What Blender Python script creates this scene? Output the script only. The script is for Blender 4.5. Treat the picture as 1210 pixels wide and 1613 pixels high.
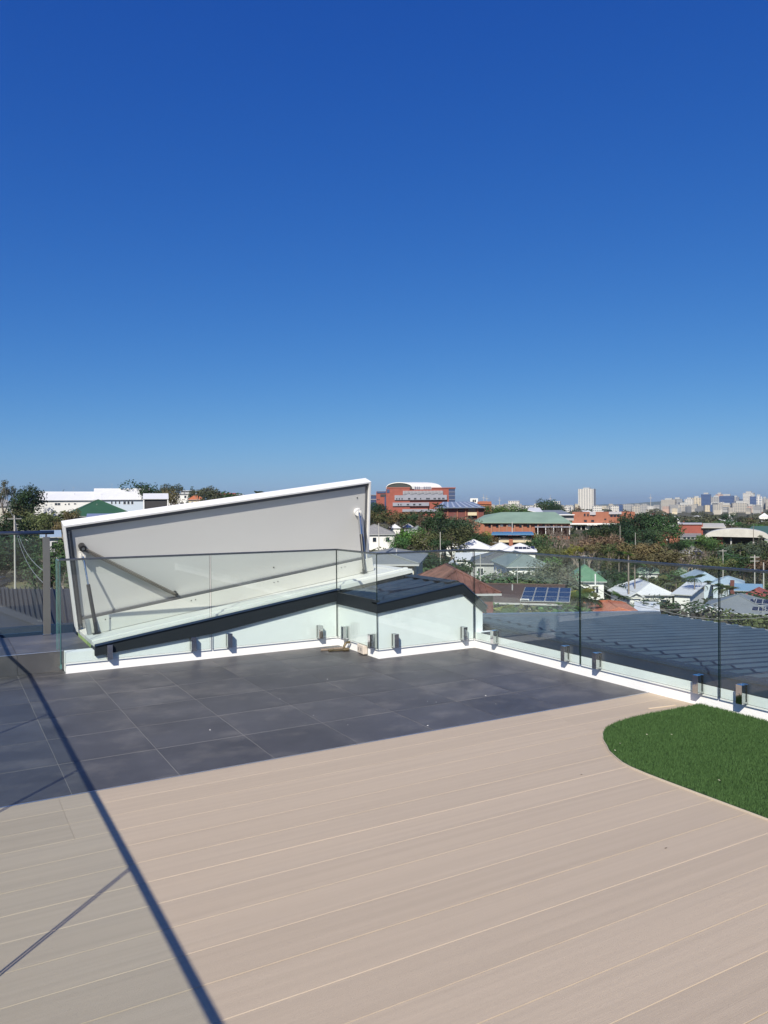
import bpy, bmesh, math, random
import numpy as np
from mathutils import Matrix, Vector, noise
random.seed(7); np.random.seed(7)
for o in list(bpy.data.objects): bpy.data.objects.remove(o)
S = bpy.context.scene; COL = S.collection
R = math.radians
# ------------------------------------------------------------------ camera
YAW, PITCH, ROLL, F, EYE = 29.68, -.434, -.4, 1225.0, 1.6
cam = bpy.data.cameras.new("camera"); co = bpy.data.objects.new("camera", cam); COL.objects.link(co)
cam.lens = F/1613*36; cam.sensor_width = 36; cam.clip_start = .05; cam.clip_end = 60000
co.matrix_world = Matrix.Translation((0,0,EYE)) @ Matrix.Rotation(R(-YAW),4,'Z') @ Matrix.Rotation(R(90+PITCH),4,'X') @ Matrix.Rotation(R(ROLL),4,'Z')
S.camera = co
# ------------------------------------------------------------------ light
SUN_EL = 38.0
SX, SY = .692, .722                      # the way the light travels over the deck
sun_az = math.atan2(-SX, -SY)            # bearing of the sun, clockwise from +Y
w = bpy.data.worlds.new("World"); S.world = w; w.use_nodes = True
nt = w.node_tree; nt.nodes.clear()
sky = nt.nodes.new('ShaderNodeTexSky'); sky.sky_type = 'NISHITA'; sky.sun_disc = False
sky.sun_elevation = R(SUN_EL); sky.sun_rotation = sun_az % (2*math.pi)
sky.altitude = 0; sky.air_density = .7; sky.dust_density = .7; sky.ozone_density = 4.0
# one tone curve per channel for the whole sky, so that its blues match a phone camera's
sp = nt.nodes.new('ShaderNodeSeparateColor'); cbn = nt.nodes.new('ShaderNodeCombineColor'); nt.links.new(sky.outputs[0], sp.inputs[0])
for k,(gm,gn) in enumerate(((1.56,.90),(1.02,.735),(.50,.792))):
    cl = nt.nodes.new('ShaderNodeMath'); cl.operation='MINIMUM'; cl.inputs[1].default_value=25; nt.links.new(sp.outputs[k],cl.inputs[0])
    m1 = nt.nodes.new('ShaderNodeMath'); m1.operation='MULTIPLY'; m1.inputs[1].default_value=.1; nt.links.new(cl.outputs[0],m1.inputs[0])
    m2 = nt.nodes.new('ShaderNodeMath'); m2.operation='POWER'; m2.inputs[1].default_value=gm; nt.links.new(m1.outputs[0],m2.inputs[0])
    m3 = nt.nodes.new('ShaderNodeMath'); m3.operation='MULTIPLY'; m3.inputs[1].default_value=gn*10; nt.links.new(m2.outputs[0],m3.inputs[0]); nt.links.new(m3.outputs[0],cbn.inputs[k])
bg = nt.nodes.new('ShaderNodeBackground'); bg.inputs['Strength'].default_value = .087
wo = nt.nodes.new('ShaderNodeOutputWorld')
nt.links.new(cbn.outputs[0], bg.inputs[0]); nt.links.new(bg.outputs[0], wo.inputs[0])
sl = bpy.data.lights.new("sun", 'SUN'); sl.energy = 5.0; sl.angle = R(.53); sl.color = (1,.93,.80)
so = bpy.data.objects.new("sun", sl); COL.objects.link(so)
ce, se = math.cos(R(SUN_EL)), math.sin(R(SUN_EL))
so.rotation_euler = Vector((SX*ce, SY*ce, -se)).to_track_quat('-Z','Y').to_euler()
so.location = (-20,-20,25)
S.view_settings.view_transform = 'Standard'; S.view_settings.look = 'None'
S.view_settings.exposure = 0.2; S.view_settings.gamma = 1; S.view_settings.use_curve_mapping = False
S.render.engine = 'CYCLES'
cy = S.cycles; cy.use_denoising = True; cy.max_bounces = 10; cy.transparent_max_bounces = 24; cy.transmission_bounces = 8
cy.glossy_bounces = 4; cy.diffuse_bounces = 3; cy.volume_bounces = 0; cy.sample_clamp_indirect = 6; cy.caustics_reflective = False; cy.caustics_refractive = False

# ------------------------------------------------------------------ helpers
def ray(px, py):
    a = R(ROLL); dx, dy = px-605, py-806.5
    u = dx*math.cos(a)+dy*math.sin(a); v = -dx*math.sin(a)+dy*math.cos(a)
    X, Y, p, yw = u/F, -v/F, R(PITCH), R(YAW)
    Z = math.cos(p)-Y*math.sin(p); z = math.sin(p)+Y*math.cos(p)
    return Vector((X*math.cos(yw)+Z*math.sin(yw), -X*math.sin(yw)+Z*math.cos(yw), z))
FW = Vector((math.sin(R(YAW)), math.cos(R(YAW)), 0)); RT = Vector((FW.y, -FW.x, 0))
def at(px, py, D):
    d = ray(px, py); t = D/(d.x*FW.x+d.y*FW.y); return Vector((0,0,EYE))+d*t
def horizon(px): return 797.3-.007*px+0.0 if False else 793.0+ (605-px)*.00698 + 4.2
def az_of(px): return math.atan((px-605)/F)
def hook(o, label=None, cat=None, group=None, kind=None):
    if label: o['label'] = label
    if cat: o['category'] = cat
    if group: o['group'] = group
    if kind: o['kind'] = kind
    return o
def empty(name, label, cat, loc=(0,0,0), rz=0, group=None, kind=None):
    o = bpy.data.objects.new(name, None); COL.objects.link(o); o.location = loc; o.rotation_euler = (0,0,rz)
    o.empty_display_size = .3
    return hook(o, label, cat, group, kind)
class MB:
    def __init__(s): s.v=[]; s.f=[]; s.m=[]
    def poly(s, pts, m=0):
        i=len(s.v); s.v += [tuple(p) for p in pts]; s.f.append(tuple(range(i,i+len(pts)))); s.m.append(m); return s
    def raw(s, vs, fs, m=0):
        i=len(s.v); s.v += [tuple(p) for p in vs]
        for f in fs: s.f.append(tuple(i+k for k in f)); s.m.append(m)
        return s
    def box(s, x0,x1,y0,y1,z0,z1, m=0, M=None):
        vs=[Vector(p) for p in ((x0,y0,z0),(x1,y0,z0),(x1,y1,z0),(x0,y1,z0),(x0,y0,z1),(x1,y0,z1),(x1,y1,z1),(x0,y1,z1))]
        if M: vs=[M@v for v in vs]
        return s.raw(vs, ((0,3,2,1),(4,5,6,7),(0,1,5,4),(1,2,6,5),(2,3,7,6),(3,0,4,7)), m)
    def prism(s, prof, A, B, m=0, caps=True):
        """profile points are (offset vectors) swept from A to B"""
        A=Vector(A);B=Vector(B);n=len(prof)
        vs=[A+Vector(p) for p in prof]+[B+Vector(p) for p in prof]
        fs=[(i,(i+1)%n,n+(i+1)%n,n+i) for i in range(n)]
        if caps: fs += [tuple(range(n-1,-1,-1)), tuple(range(n,2*n))]
        return s.raw(vs,fs,m)
    def tube(s, A, B, r, n=10, r2=None, m=0):
        A=Vector(A);B=Vector(B);d=(B-A).normalized(); u=d.orthogonal().normalized(); v=d.cross(u); r2=r if r2 is None else r2
        vs=[A+(u*math.cos(t)+v*math.sin(t))*r for t in [2*math.pi*i/n for i in range(n)]]+[B+(u*math.cos(t)+v*math.sin(t))*r2 for t in [2*math.pi*i/n for i in range(n)]]
        fs=[(i,(i+1)%n,n+(i+1)%n,n+i) for i in range(n)]+[tuple(range(n-1,-1,-1)),tuple(range(n,2*n))]
        return s.raw(vs,fs,m)
    def path(s, pts, r, n=8, m=0):
        for a,b in zip(pts,pts[1:]): s.tube(a,b,r,n,m=m)
        return s
    def mesh(s, name, mats, smooth=False):
        me=bpy.data.meshes.new(name); me.from_pydata(s.v,[],s.f)
        for x in (mats if isinstance(mats,(list,tuple)) else [mats]): me.materials.append(x)
        me.polygons.foreach_set('material_index', s.m)
        bm=bmesh.new(); bm.from_mesh(me); bmesh.ops.recalc_face_normals(bm, faces=bm.faces); bm.to_mesh(me); bm.free()
        if smooth: me.shade_smooth()
        me.update(); return me
    def build(s, name, mats, parent=None, smooth=False, bevel=0):
        o=bpy.data.objects.new(name, s.mesh(name,mats,smooth)); COL.objects.link(o)
        if parent is not None: o.parent=parent
        if bevel:
            b=o.modifiers.new('bevel','BEVEL'); b.width=bevel; b.segments=2; b.limit_method='ANGLE'
        return o
def inst(src, parent=None, loc=None, rot=None, scale=None, name=None):
    o=src.copy(); COL.objects.link(o)
    if name: o.name=name
    o.parent=parent
    if loc is not None: o.location=loc
    if rot is not None: o.rotation_euler=rot
    if scale is not None: o.scale=scale
    return o
# ------------------------------------------------------------------ materials
def mat(name, col, rough=.6, metal=0, spec=.5, var=0, vscale=5, bump=0, bscale=40, stretch=None, col2=None, objvar=0, dirt=0, dscale=2.0, coat=0, detail=5):
    m=bpy.data.materials.new(name); m.use_nodes=True; n=m.node_tree; b=n.nodes['Principled BSDF']; L=n.links
    b.inputs['Roughness'].default_value=rough; b.inputs['Metallic'].default_value=metal; b.inputs['Specular IOR Level'].default_value=spec
    if coat: b.inputs['Coat Weight'].default_value=coat
    c=(*col,1); b.inputs['Base Color'].default_value=c
    out=None
    tc=n.nodes.new('ShaderNodeTexCoord'); mp=n.nodes.new('ShaderNodeMapping'); L.new(tc.outputs['Object'],mp.inputs[0])
    if stretch: mp.inputs['Scale'].default_value=stretch
    oi=n.nodes.new('ShaderNodeObjectInfo')
    ad=n.nodes.new('ShaderNodeVectorMath'); ad.operation='ADD'; sc=n.nodes.new('ShaderNodeVectorMath'); sc.operation='SCALE'
    cb=n.nodes.new('ShaderNodeCombineXYZ')
    for k in range(3): L.new(oi.outputs['Random'],cb.inputs[k])
    L.new(cb.outputs[0],sc.inputs[0]); sc.inputs['Scale'].default_value=37.0 if objvar else 0
    L.new(mp.outputs[0],ad.inputs[0]); L.new(sc.outputs[0],ad.inputs[1])
    def noi(scale,det=detail):
        t=n.nodes.new('ShaderNodeTexNoise'); t.inputs['Scale'].default_value=scale; t.inputs['Detail'].default_value=det; t.inputs['Roughness'].default_value=.6; L.new(ad.outputs[0],t.inputs['Vector']); return t
    def mix(f,a,bb,blend='MIX'):
        x=n.nodes.new('ShaderNodeMix'); x.data_type='RGBA'; x.blend_type=blend
        for sock,val in ((x.inputs[0],f),(x.inputs[6],a),(x.inputs[7],bb)):
            if hasattr(val,'is_linked'): L.new(val,sock)
            else: sock.default_value=val
        return x.outputs[2]
    cur=None
    if var or col2:
        t=noi(vscale); r=n.nodes.new('ShaderNodeMapRange'); r.inputs['From Min'].default_value=.3; r.inputs['From Max'].default_value=.7; L.new(t.outputs[0],r.inputs[0])
        lo=(*[x*(1-var) for x in col],1); hi=(*(col2 if col2 else [min(1,x*(1+var)) for x in col]),1)
        cur=mix(r.outputs[0],lo,hi)
    if dirt:
        t=noi(dscale,8); r=n.nodes.new('ShaderNodeMapRange'); r.inputs['From Min'].default_value=.5; r.inputs['From Max'].default_value=.8; L.new(t.outputs[0],r.inputs[0])
        mm=n.nodes.new('ShaderNodeMath'); mm.operation='MULTIPLY'; mm.inputs[1].default_value=dirt; L.new(r.outputs[0],mm.inputs[0])
        cur=mix(mm.outputs[0],cur if cur else c,(.30,.28,.25,1))
    if objvar:
        h=n.nodes.new('ShaderNodeHueSaturation'); r=n.nodes.new('ShaderNodeMapRange'); L.new(oi.outputs['Random'],r.inputs[0]); r.inputs['To Min'].default_value=1-objvar; r.inputs['To Max'].default_value=1+objvar
        L.new(r.outputs[0],h.inputs['Value'])
        if cur: L.new(cur,h.inputs['Color'])
        else: h.inputs['Color'].default_value=c
        cur=h.outputs[0]
    if cur: L.new(cur,b.inputs['Base Color'])
    if bump:
        t=noi(bscale,6); bu=n.nodes.new('ShaderNodeBump'); bu.inputs['Strength'].default_value=bump; bu.inputs['Distance'].default_value=.01; L.new(t.outputs[0],bu.inputs['Height']); L.new(bu.outputs[0],b.inputs['Normal'])
    return m
def glassmat():
    m=bpy.data.materials.new('clear_glass'); m.use_nodes=True; n=m.node_tree; n.nodes.clear(); L=n.links
    o=n.nodes.new('ShaderNodeOutputMaterial'); t=n.nodes.new('ShaderNodeBsdfTransparent'); t.inputs[0].default_value=(.952,.990,.983,1)
    g=n.nodes.new('ShaderNodeBsdfGlossy'); g.inputs['Roughness'].default_value=.0; g.inputs[0].default_value=(1,1,1,1)
    f=n.nodes.new('ShaderNodeFresnel'); ge=n.nodes.new('ShaderNodeNewGeometry'); ma=n.nodes.new('ShaderNodeMath'); ma.operation='MULTIPLY_ADD'
    ma.inputs[1].default_value=-(1.5-1/1.5); ma.inputs[2].default_value=1.5
    L.new(ge.outputs['Backfacing'],ma.inputs[0]); L.new(ma.outputs[0],f.inputs['IOR'])
    x=n.nodes.new('ShaderNodeMixShader'); L.new(f.outputs[0],x.inputs[0]); L.new(t.outputs[0],x.inputs[1]); L.new(g.outputs[0],x.inputs[2])
    # faint film of dust and smears on the panes
    d=n.nodes.new('ShaderNodeBsdfDiffuse'); d.inputs[0].default_value=(.8,.85,.82,1)
    tc=n.nodes.new('ShaderNodeTexCoord'); no=n.nodes.new('ShaderNodeTexNoise'); no.inputs['Scale'].default_value=1.7; no.inputs['Detail'].default_value=6; L.new(tc.outputs['Object'],no.inputs[0])
    mr=n.nodes.new('ShaderNodeMapRange'); mr.inputs['From Min'].default_value=.35; mr.inputs['From Max'].default_value=.8; mr.inputs['To Min'].default_value=.004; mr.inputs['To Max'].default_value=.022; L.new(no.outputs[0],mr.inputs[0])
    y=n.nodes.new('ShaderNodeMixShader'); L.new(mr.outputs[0],y.inputs[0]); L.new(x.outputs[0],y.inputs[1]); L.new(d.outputs[0],y.inputs[2]); L.new(y.outputs[0],o.inputs[0])
    return m
GLASS=glassmat()
EDGE=mat('glass_edge',(.006,.018,.018),.12)
EDGE2=mat('glass_edge_pale',(.10,.26,.25),.15)
STEEL=mat('polished_steel',(.62,.62,.62),.06,1)
RAILM=mat('rail_metal',(.22,.235,.24),.28,.9,var=.1,vscale=30)
WHITE=mat('white_render',(.92,.92,.92),.7,var=.035,vscale=3,bump=.2,bscale=60,dirt=.10,dscale=4)
WHITEP=mat('white_powdercoat',(.80,.80,.80),.35)
KERBP=mat('kerb_paint',(.70,.70,.66),.45,var=.04,vscale=4)
BOARDP=mat('upstand_paint',(.57,.56,.52),.5,var=.03,vscale=3)
SEAL_SHADE=mat('lid_seal_and_shadow_grey',(.10,.105,.12),.5)
PANEL=mat('pale_grey_panel',(.62,.62,.605),.5,var=.015,vscale=2)
GREYT=mat('grey_seal',(.28,.29,.30),.5)
BLACK=mat('black_steel',(.02,.02,.022),.35)
DARKM=mat('charcoal_fascia',(.015,.021,.026),.6,spec=.25,var=.06,vscale=4)
ROOFM=mat('dark_blue_roof_sheet',(.029,.049,.088),.6,spec=.0,var=.08,vscale=3)
GREENB=mat('green_board',(.36,.5,.2),.8,var=.15,vscale=12)
TILE=mat('charcoal_porcelain',(.074,.075,.081),.5,spec=.45,var=.20,vscale=2.0,objvar=.10,dirt=.38,dscale=2.6,bump=.04,bscale=25,stretch=(1,1.15,1))
GROUT=mat('grout',(.50,.48,.46),.9,var=.45,vscale=3,col2=(.20,.20,.20))
TRIM=mat('aluminium_trim',(.55,.57,.62),.25,.7)
BOARDM=mat('pale_composite_board',(.462,.378,.282),.6,spec=.4,var=.06,vscale=3.0,objvar=.05,stretch=(.16,10,1),bump=.25,bscale=60,detail=8,dirt=.10,dscale=.8)
SUB=mat('dark_subframe',(.03,.03,.03),.9)
# ------------------------------------------------------------------ the ground of the suburb
DMX=[10,27,60,100,130,205,350,500,900,1500,2200,2900,20000]; DMY=[18,50,108,165,205,320,520,800,2000,2500,3200,3800,20000]
def Dm(D): return float(np.exp(np.interp(math.log(D),np.log(DMX),np.log(DMY))))
CT=[(250,250,1),(350,300,1.5),(100,160,-3.5),(150,160,-3),(240,165,-3),(0,250,-1),(420,250,-1),(500,200,-4),
(600,130,-5.5),(600,60,-6.5),(650,40,-7),(600,200,-5.5),(650,350,-4.5),(720,300,-5),(750,110,-8),(800,60,-8),(850,40,-8),(830,200,-8),(950,300,-8),(950,150,-10.5),
(950,70,-10),(1100,60,-9.5),(1130,110,-12.5),(1100,250,-13),(1200,60,-9),(1200,250,-13),(1400,100,-12)]
CT=[(p,Dm(d),EYE+(z-EYE)*Dm(d)/d) for p,d,z in CT]+[(-300,60,-9),(-300,150,-8),(0,55,-9.6),(30,90,-10.0),(60,125,-9.9),(0,150,-9.9),(110,120,-9.9),(60,165,-9),(0,1000,-6),(600,1000,-12),(920,1200,-16),(1150,1300,-27),(1130,2600,-36),(1130,3400,-16),(1000,2600,-22),(600,2500,-16),(100,2500,-8)]
CTA=np.array([[az_of(p)*3.2, math.log(d), z] for p,d,z in CT])
def gz(x, y):
    D=math.hypot(x,y); D=max(D,12)
    a=math.atan2(x,y)-R(YAW); a=(a+math.pi)%(2*math.pi)-math.pi
    if D>6000: return -20.0
    dd=((CTA[:,0]-max(-2,min(2,a))*3.2)**2+(CTA[:,1]-math.log(D))**2)+.004
    ww=dd**-1.7; z=float((ww*CTA[:,2]).sum()/ww.sum())
    if D>4000: t=(D-4000)/2000; z=z*(1-t)-20*t
    if D<30: z=z*(D-12)/18+(-7.5)*(30-D)/18 if D>12 else -7.5
    return z
GROUNDM=mat('suburb_ground',(.060,.068,.030),.95,var=.5,vscale=.05,col2=(.115,.10,.055))
rings=[0.5,6,12,18,25,33,42,52,65,80,95,110,130,150,175,200,240,290,350,430,550,700,900,1200,1600,2200,3000,4200,6000,9000,14000]
m=MB(); NA=144
vs=[];fs=[]
for r in rings:
    for k in range(NA):
        a=2*math.pi*k/NA; x,y=r*math.sin(a),r*math.cos(a); vs.append((x,y,gz(x,y)))
for i in range(len(rings)-1):
    for k in range(NA): fs.append((i*NA+k,i*NA+(k+1)%NA,(i+1)*NA+(k+1)%NA,(i+1)*NA+k))
fs.append(tuple(range(NA)))
m.raw(vs,fs); g=m.build('ground',GROUNDM,smooth=True); g['kind']='structure'
# far blue hills
HILLM=mat('far_hills',(.06,.08,.06),.95)
m=MB(); vs=[]; n=120
for i in range(n+1):
    px=-400+i*2200/n; a=az_of(px)+R(YAW); D=12500
    h=-20+40+45*noise.noise(Vector((px*.006,1.3,0)))+18*noise.noise(Vector((px*.03,4.3,0)))+(35 if 980<px<1110 else 0)*math.sin(max(0,min(1,(px-980)/130))*math.pi)
    vs+= [(math.sin(a)*D*.97,math.cos(a)*D*.97,-22),(math.sin(a)*D,math.cos(a)*D,h),(math.sin(a)*D*1.04,math.cos(a)*D*1.04,-22)]
for i in range(n): fs=None; m.raw([vs[3*i],vs[3*i+3],vs[3*i+4],vs[3*i+1]],[(0,1,2,3)]); m.raw([vs[3*i+1],vs[3*i+4],vs[3*i+5],vs[3*i+2]],[(0,1,2,3)])
m.build('hills',HILLM)['kind']='structure'
hz=bpy.data.materials.new('haze_air'); hz.use_nodes=True; hn=hz.node_tree; hn.nodes.clear(); ho=hn.nodes.new('ShaderNodeOutputMaterial'); pv=hn.nodes.new('ShaderNodeVolumePrincipled')
pv.inputs['Color'].default_value=(.78,.92,1,1); pv.inputs['Density'].default_value=.000045; pv.inputs['Anisotropy'].default_value=.2; hn.links.new(pv.outputs[0],ho.inputs['Volume'])
haze=MB().box(-16000,16000,-16000,16000,-60,150).build('haze',hz); haze['kind']='stuff'
# ------------------------------------------------------------------ own building under the terrace
XR,YA,YB,XD,YK=5.22,8.06,7.11,3.975,4.63
XL=-.34
RENDER=WHITE
m=MB(); m.box(XL-.1,XR+.2,-4.2,YA,-8.2,-.12); m.box(XL-.1,3.9,YA,9.5,-8.2,-.12); o=m.build('house_body',RENDER); o['kind']='structure'
# deck: dark subframe with boards
m=MB(); m.box(XL,XR,-4,YK,-.10,-.028); deck=m.build('deck',SUB); deck['kind']='structure'
def board_mesh(L,wd=.2065,b=.0024):
    g=.0009; m=MB(); w0,w1=-wd+g,-g
    prof=[(0,w0,-.025),(0,w1,-.025),(0,w1,-.0022),(0,w1-b,0),(0,w0+b,0),(0,w0,-.0022)]
    m.prism(prof,(0,0,0),(L,0,0)); return m
bm_cache={}
def board(x0,x1,y):
    L=round(x1-x0,4)
    b=random.choice((.0010,.0016,.0022,.0027)); k=(L,b)
    if k not in bm_cache: bm_cache[k]=board_mesh(L,b=b).mesh('deck_board',BOARDM)
    o=bpy.data.objects.new('deck_board',bm_cache[k]); COL.objects.link(o); o.parent=deck; o.location=(x0,y,0)
k=0; y=YK-.008
while y>-3.7:
    if k<3: board(XL,.548,y); board(.5492,3.998,y); board(3.9992,XR-.002,y)
    elif k%5==4 : board(XL,XR-.002,y)
    else: board(XL,XR-.002,y)
    y-=.2065; k+=1
m=MB(); m.box(XL,XR-.001,YK-.007,YK+.002,-.02,.0015); m.build('edge_trim',TRIM,deck)
# tiles
m=MB(); m.box(XL,XD-.001,YK+.003,YA+.145,-.1,-.0016); m.box(XD-.001,XR-.001,YK+.003,YB-.001,-.1,-.0016); tf=m.build('tiled_floor',GROUT); tf['kind']='structure'
tcache={}
def tile(x0,x1,y0,y1,par=None,z=0):
    w_,d_=round(x1-x0,3),round(y1-y0,3)
    if (w_,d_) not in tcache:
        m=MB(); g=.0018; q=.0042; m.raw([(g,q,-.008),(w_-g,q,-.008),(w_-g,d_-q,-.008),(g,d_-q,-.008),(g,q,-.0004),(w_-g,q,-.0004),(w_-g,d_-q,-.0004),(g,d_-q,-.0004),(g+.0012,q+.0012,0),(w_-g-.0012,q+.0012,0),(w_-g-.0012,d_-q-.0012,0),(g+.0012,d_-q-.0012,0)],
          [(0,3,2,1),(0,1,5,4),(1,2,6,5),(2,3,7,6),(3,0,4,7),(4,5,9,8),(5,6,10,9),(6,7,11,10),(7,4,8,11),(8,9,10,11)]); tcache[(w_,d_)]=m.mesh('floor_tile',TILE)
    o=bpy.data.objects.new('floor_tile',tcache[(w_,d_)]); COL.objects.link(o); o.parent=par or tf
    o.location=(x0,y0,z+random.uniform(-.0002,.0002)); o.rotation_euler=(random.uniform(-1,1)*.0008,random.uniform(-1,1)*.0008,0)
xs=[XL]+[.621+.605*k for k in range(-1,8)]+[XR-.003]; ysT=[YK+.004,5.223,5.817,6.41,7.004,7.598,8.058,8.2]
for i in range(len(xs)-1):
    for j in range(len(ysT)-1):
        x0,x1,y0,y1=xs[i],xs[i+1],ysT[j],ysT[j+1]
        if x0>=1.0 and y0>=YA-.01: continue
        if x1>XD and y1>YB:
            if y0<YB:
                if x0<XD: tile(x0,XD-.003,y0,y1)
                if x0<XD: tile(XD,x1,y0,YB-.003)
                else: tile(x0,x1,y0,YB-.003)
            elif x0<XD-.01: tile(x0,XD-.003,y0,y1)
            continue
        if x1>1.0 and y0>=YA-.01: x1=1.03
        tile(x0,x1,y0,y1)
# raised tiled step at the far left
m=MB(); m.box(XL,1.30,8.212,9.44,-.12,.186); st=m.build('raised_step',GROUT); hook(st,'low charcoal tiled step running left of the hatch housing','step')
for x0,x1 in ((XL,.016),(.016,.621),(.621,1.04)):
    o=MB().box(x0+.002,x1-.002,8.203,8.211,.002,.192).build('riser_tile',TILE,st)
for x0,x1 in ((XL,.016),(.016,.621),(.621,1.298)):
    for y0,y1 in ((8.214,8.8),(8.8,9.39)): tile(x0,x1,y0,y1,st,.196)
MB().box(XL,1.03,8.199,8.2115,.1965,.202).build('nosing_trim',TRIM,st)
# ------------------------------------------------------------------ parapet and stair housing
pz=.175
m=MB(); m.box(XR,XR+.2,-4,YB-.001,-.12,pz); pr=m.build('parapet_wall',WHITE); hook(pr,'low white rendered parapet along the right edge of the deck and turf','parapet')
MB().box(XR+.004,5.585,-4,7.0,pz+.001,pz+.006).build('capping',DARKM,pr)
MB().box(5.56,5.69,-4,8.05,pz+.0005,pz+.027).build('flashing',ROOFM,pr)
def z_e(x): return .248+.1493*(x-1.296)      # top of fascia along the slope
AP=5.035; zA=.732
hz_=empty('stair_housing','white rendered stair housing with charcoal fascia under the open hatch','stair housing',(3.2,8.06,0))
def loc(o): return o
def sub3(v,p): return tuple(a-b for a,b in zip(v,p))
HO=(3.2,8.06,0)
def hb(name,mb,mt,par=hz_,off=HO,**k):
    mb.v=[sub3(v,off) for v in mb.v]; return mb.build(name,mt,par,**k)
m=MB() # front wall with sloping head, recess side and gable
def wallpoly(pts,y0,y1,mb):
    n=len(pts); vs=[(x,y0,z) for x,z in pts]+[(x,y1,z) for x,z in pts]
    fs=[tuple(range(n)),tuple(range(2*n-1,n-1,-1))]+[(i,i+n,(i+1)%n+n,(i+1)%n) for i in range(n)]
    mb.raw(vs,fs)
wallpoly([(1.04,-.1),(XD+.0,-.1),(XD+.0,z_e(XD)-.06),(1.31,.20),(1.04,.2)],YA,YA+.15,m); hb('front_wall',m,WHITE)
m=MB(); m.box(XD,XD+.15,YB+.15,YA-.001,-.1,.55); hb('recess_wall',m,WHITE)
m=MB(); wallpoly([(XD,-.1),(5.33,-.1),(5.33,.45),(AP,.66),(XD,z_e(XD)-.10)],YB,YB+.15,m); hb('gable_wall',m,WHITE)
m=MB(); m.box(5.18,5.33,YB+.152,8.3,-.5,.40); hb('side_wall',m,WHITE)
# fascias
def fas(pts_top,th,y0,y1,mb):
    wallpoly(pts_top+[(x,z-th) for x,z in reversed(pts_top)],y0,y1,mb)
m=MB(); wallpoly([(1.30,z_e(1.30)),(XD-.03,z_e(XD)+.0),(XD-.03,z_e(XD)-.135),(2.49,z_e(2.49)-.16),(1.32,.151),(1.30,.151)],YA-.035,YA-.003,m)
m.box(1.30,1.33,YA-.002,YA+.2,.17,.22); hb('front_fascia',m,DARKM)
m=MB(); m.prism([(0,-.01,-.004),(0,-.01,.012),(0,.03,.012),(0,.03,-.004)],(1.3,YA-.04,z_e(1.3)),(XD,YA-.04,z_e(XD))); hb('barge_capping',m,ROOFM)
m=MB(); m.box(XD-.035,XD-.003,YB-.03,YA-.036,.482,.615); hb('recess_fascia',m,DARKM)
m=MB(); wallpoly([(XD-.032,.577),(AP,.727),(5.36,.455),(5.36,.372),(AP+.002,.620),(XD-.032,.480)],YB-.035,YB-.003,m); hb('gable_fascia',m,DARKM)
m=MB(); m.prism([(0,-.005,.0),(0,-.005,.014),(0,.12,.014),(0,.12,.0)],(XD-.035,YB-.04,.5775),(AP-.002,YB-.04,.7275)); m.prism([(0,-.005,.0),(0,-.005,.014),(0,.12,.014),(0,.12,.0)],(AP,YB-.04,.7275),(5.37,YB-.04,.452)); hb('gable_capping',m,ROOFM)
# ribbed sheet between gable and hatch: x from XD to AP, slope along x
def zr(x): return .575+.1462*(x-XD)
m=MB()
ys=[]; y=YB-.0
prof=[]
while y<8.34:
    prof+= [(y,0),(y+.17,0),(y+.185,.028),(y+.21,.028),(y+.225,0)]; y+=.225
vs=[];
for (yy,dz) in prof: vs+= [(XD-.01,yy,zr(XD)+dz-.004),(AP,yy,zr(AP)+dz-.004)]
for i in range(len(prof)-1): m.poly([vs[2*i],vs[2*i+1],vs[2*i+3],vs[2*i+2]])
hb('roof_sheet',m,ROOFM)
m=MB(); m.poly([(AP,YB,.733),(AP,9.4,.733),(5.42,9.4,.42),(5.42,YB,.42)]); m.poly([(AP-.12,YB+.08,.743),(AP-.12,9.4,.743),(AP+.01,9.4,.757),(AP+.01,YB+.08,.757)]); m.poly([(AP+.01,YB+.08,.757),(AP+.01,9.4,.757),(AP+.13,9.4,.68),(AP+.13,YB+.08,.68)]); hb('ridge_capping',m,ROOFM)
for (px_,py_,s_) in ((606,931,.05),(622,934,.07),(613,943,.03)):
    pass
# ------------------------------------------------------------------ the roof hatch
th=math.atan(.1512); ca,sa=math.cos(th),math.sin(th)
K0=Vector((1.307,8.14,.262)); a_=Vector((ca,0,sa)); k_=Vector((-sa,0,ca)); y_=Vector((0,1,0))
hatch=empty('roof_hatch','white roof access hatch with its long lid propped open on gas struts','roof hatch',K0)
def frameM(o,ax,ay,az): return Matrix(((ax.x,ay.x,az.x,o.x),(ax.y,ay.y,az.y,o.y),(ax.z,ay.z,az.z,o.z),(0,0,0,1)))
MK=frameM(Vector((0,0,0)),a_,y_,k_)      # kerb frame relative to the empty
KL=3.77; KD=1.2
m=MB()
m.box(0,KL,0,.10,-.05,.0,M=MK); m.box(0,KL,.10,.17,-.05,.012,M=MK); m.box(0,.11,.17,KD,-.05,0.0,M=MK); m.box(KL-.12,KL,.17,KD,-.05,.0,M=MK); m.box(.11,KL-.12,KD-.2,KD,-.05,.0,M=MK)
m.box(.11,KL-.12,.17,KD-.2,-.05,-.004,M=MK)
m.build('kerb_frame',KERBP,hatch,bevel=.004)
m=MB(); m.box(0.012,.03,.02,KD-.02,-.16,-.051,M=MK); m.build('green_side_board',GREENB,hatch)
m=MB(); m.box(.03,KL-.02,.012,.03,-.085,-.051,M=MK); m.build('kerb_skirt',DARKM,hatch)
bd=empty; 
m=MB(); m.box(.066,3.50,.49,.515,.001,.165,M=MK); ub=m.build('upstand_board',BOARDP,hatch,bevel=.002)
m=MB(); m.box(.025,.065,.488,.56,.001,.163,M=MK); m.build('end_channel',GREYT,hatch,bevel=.002)
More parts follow.
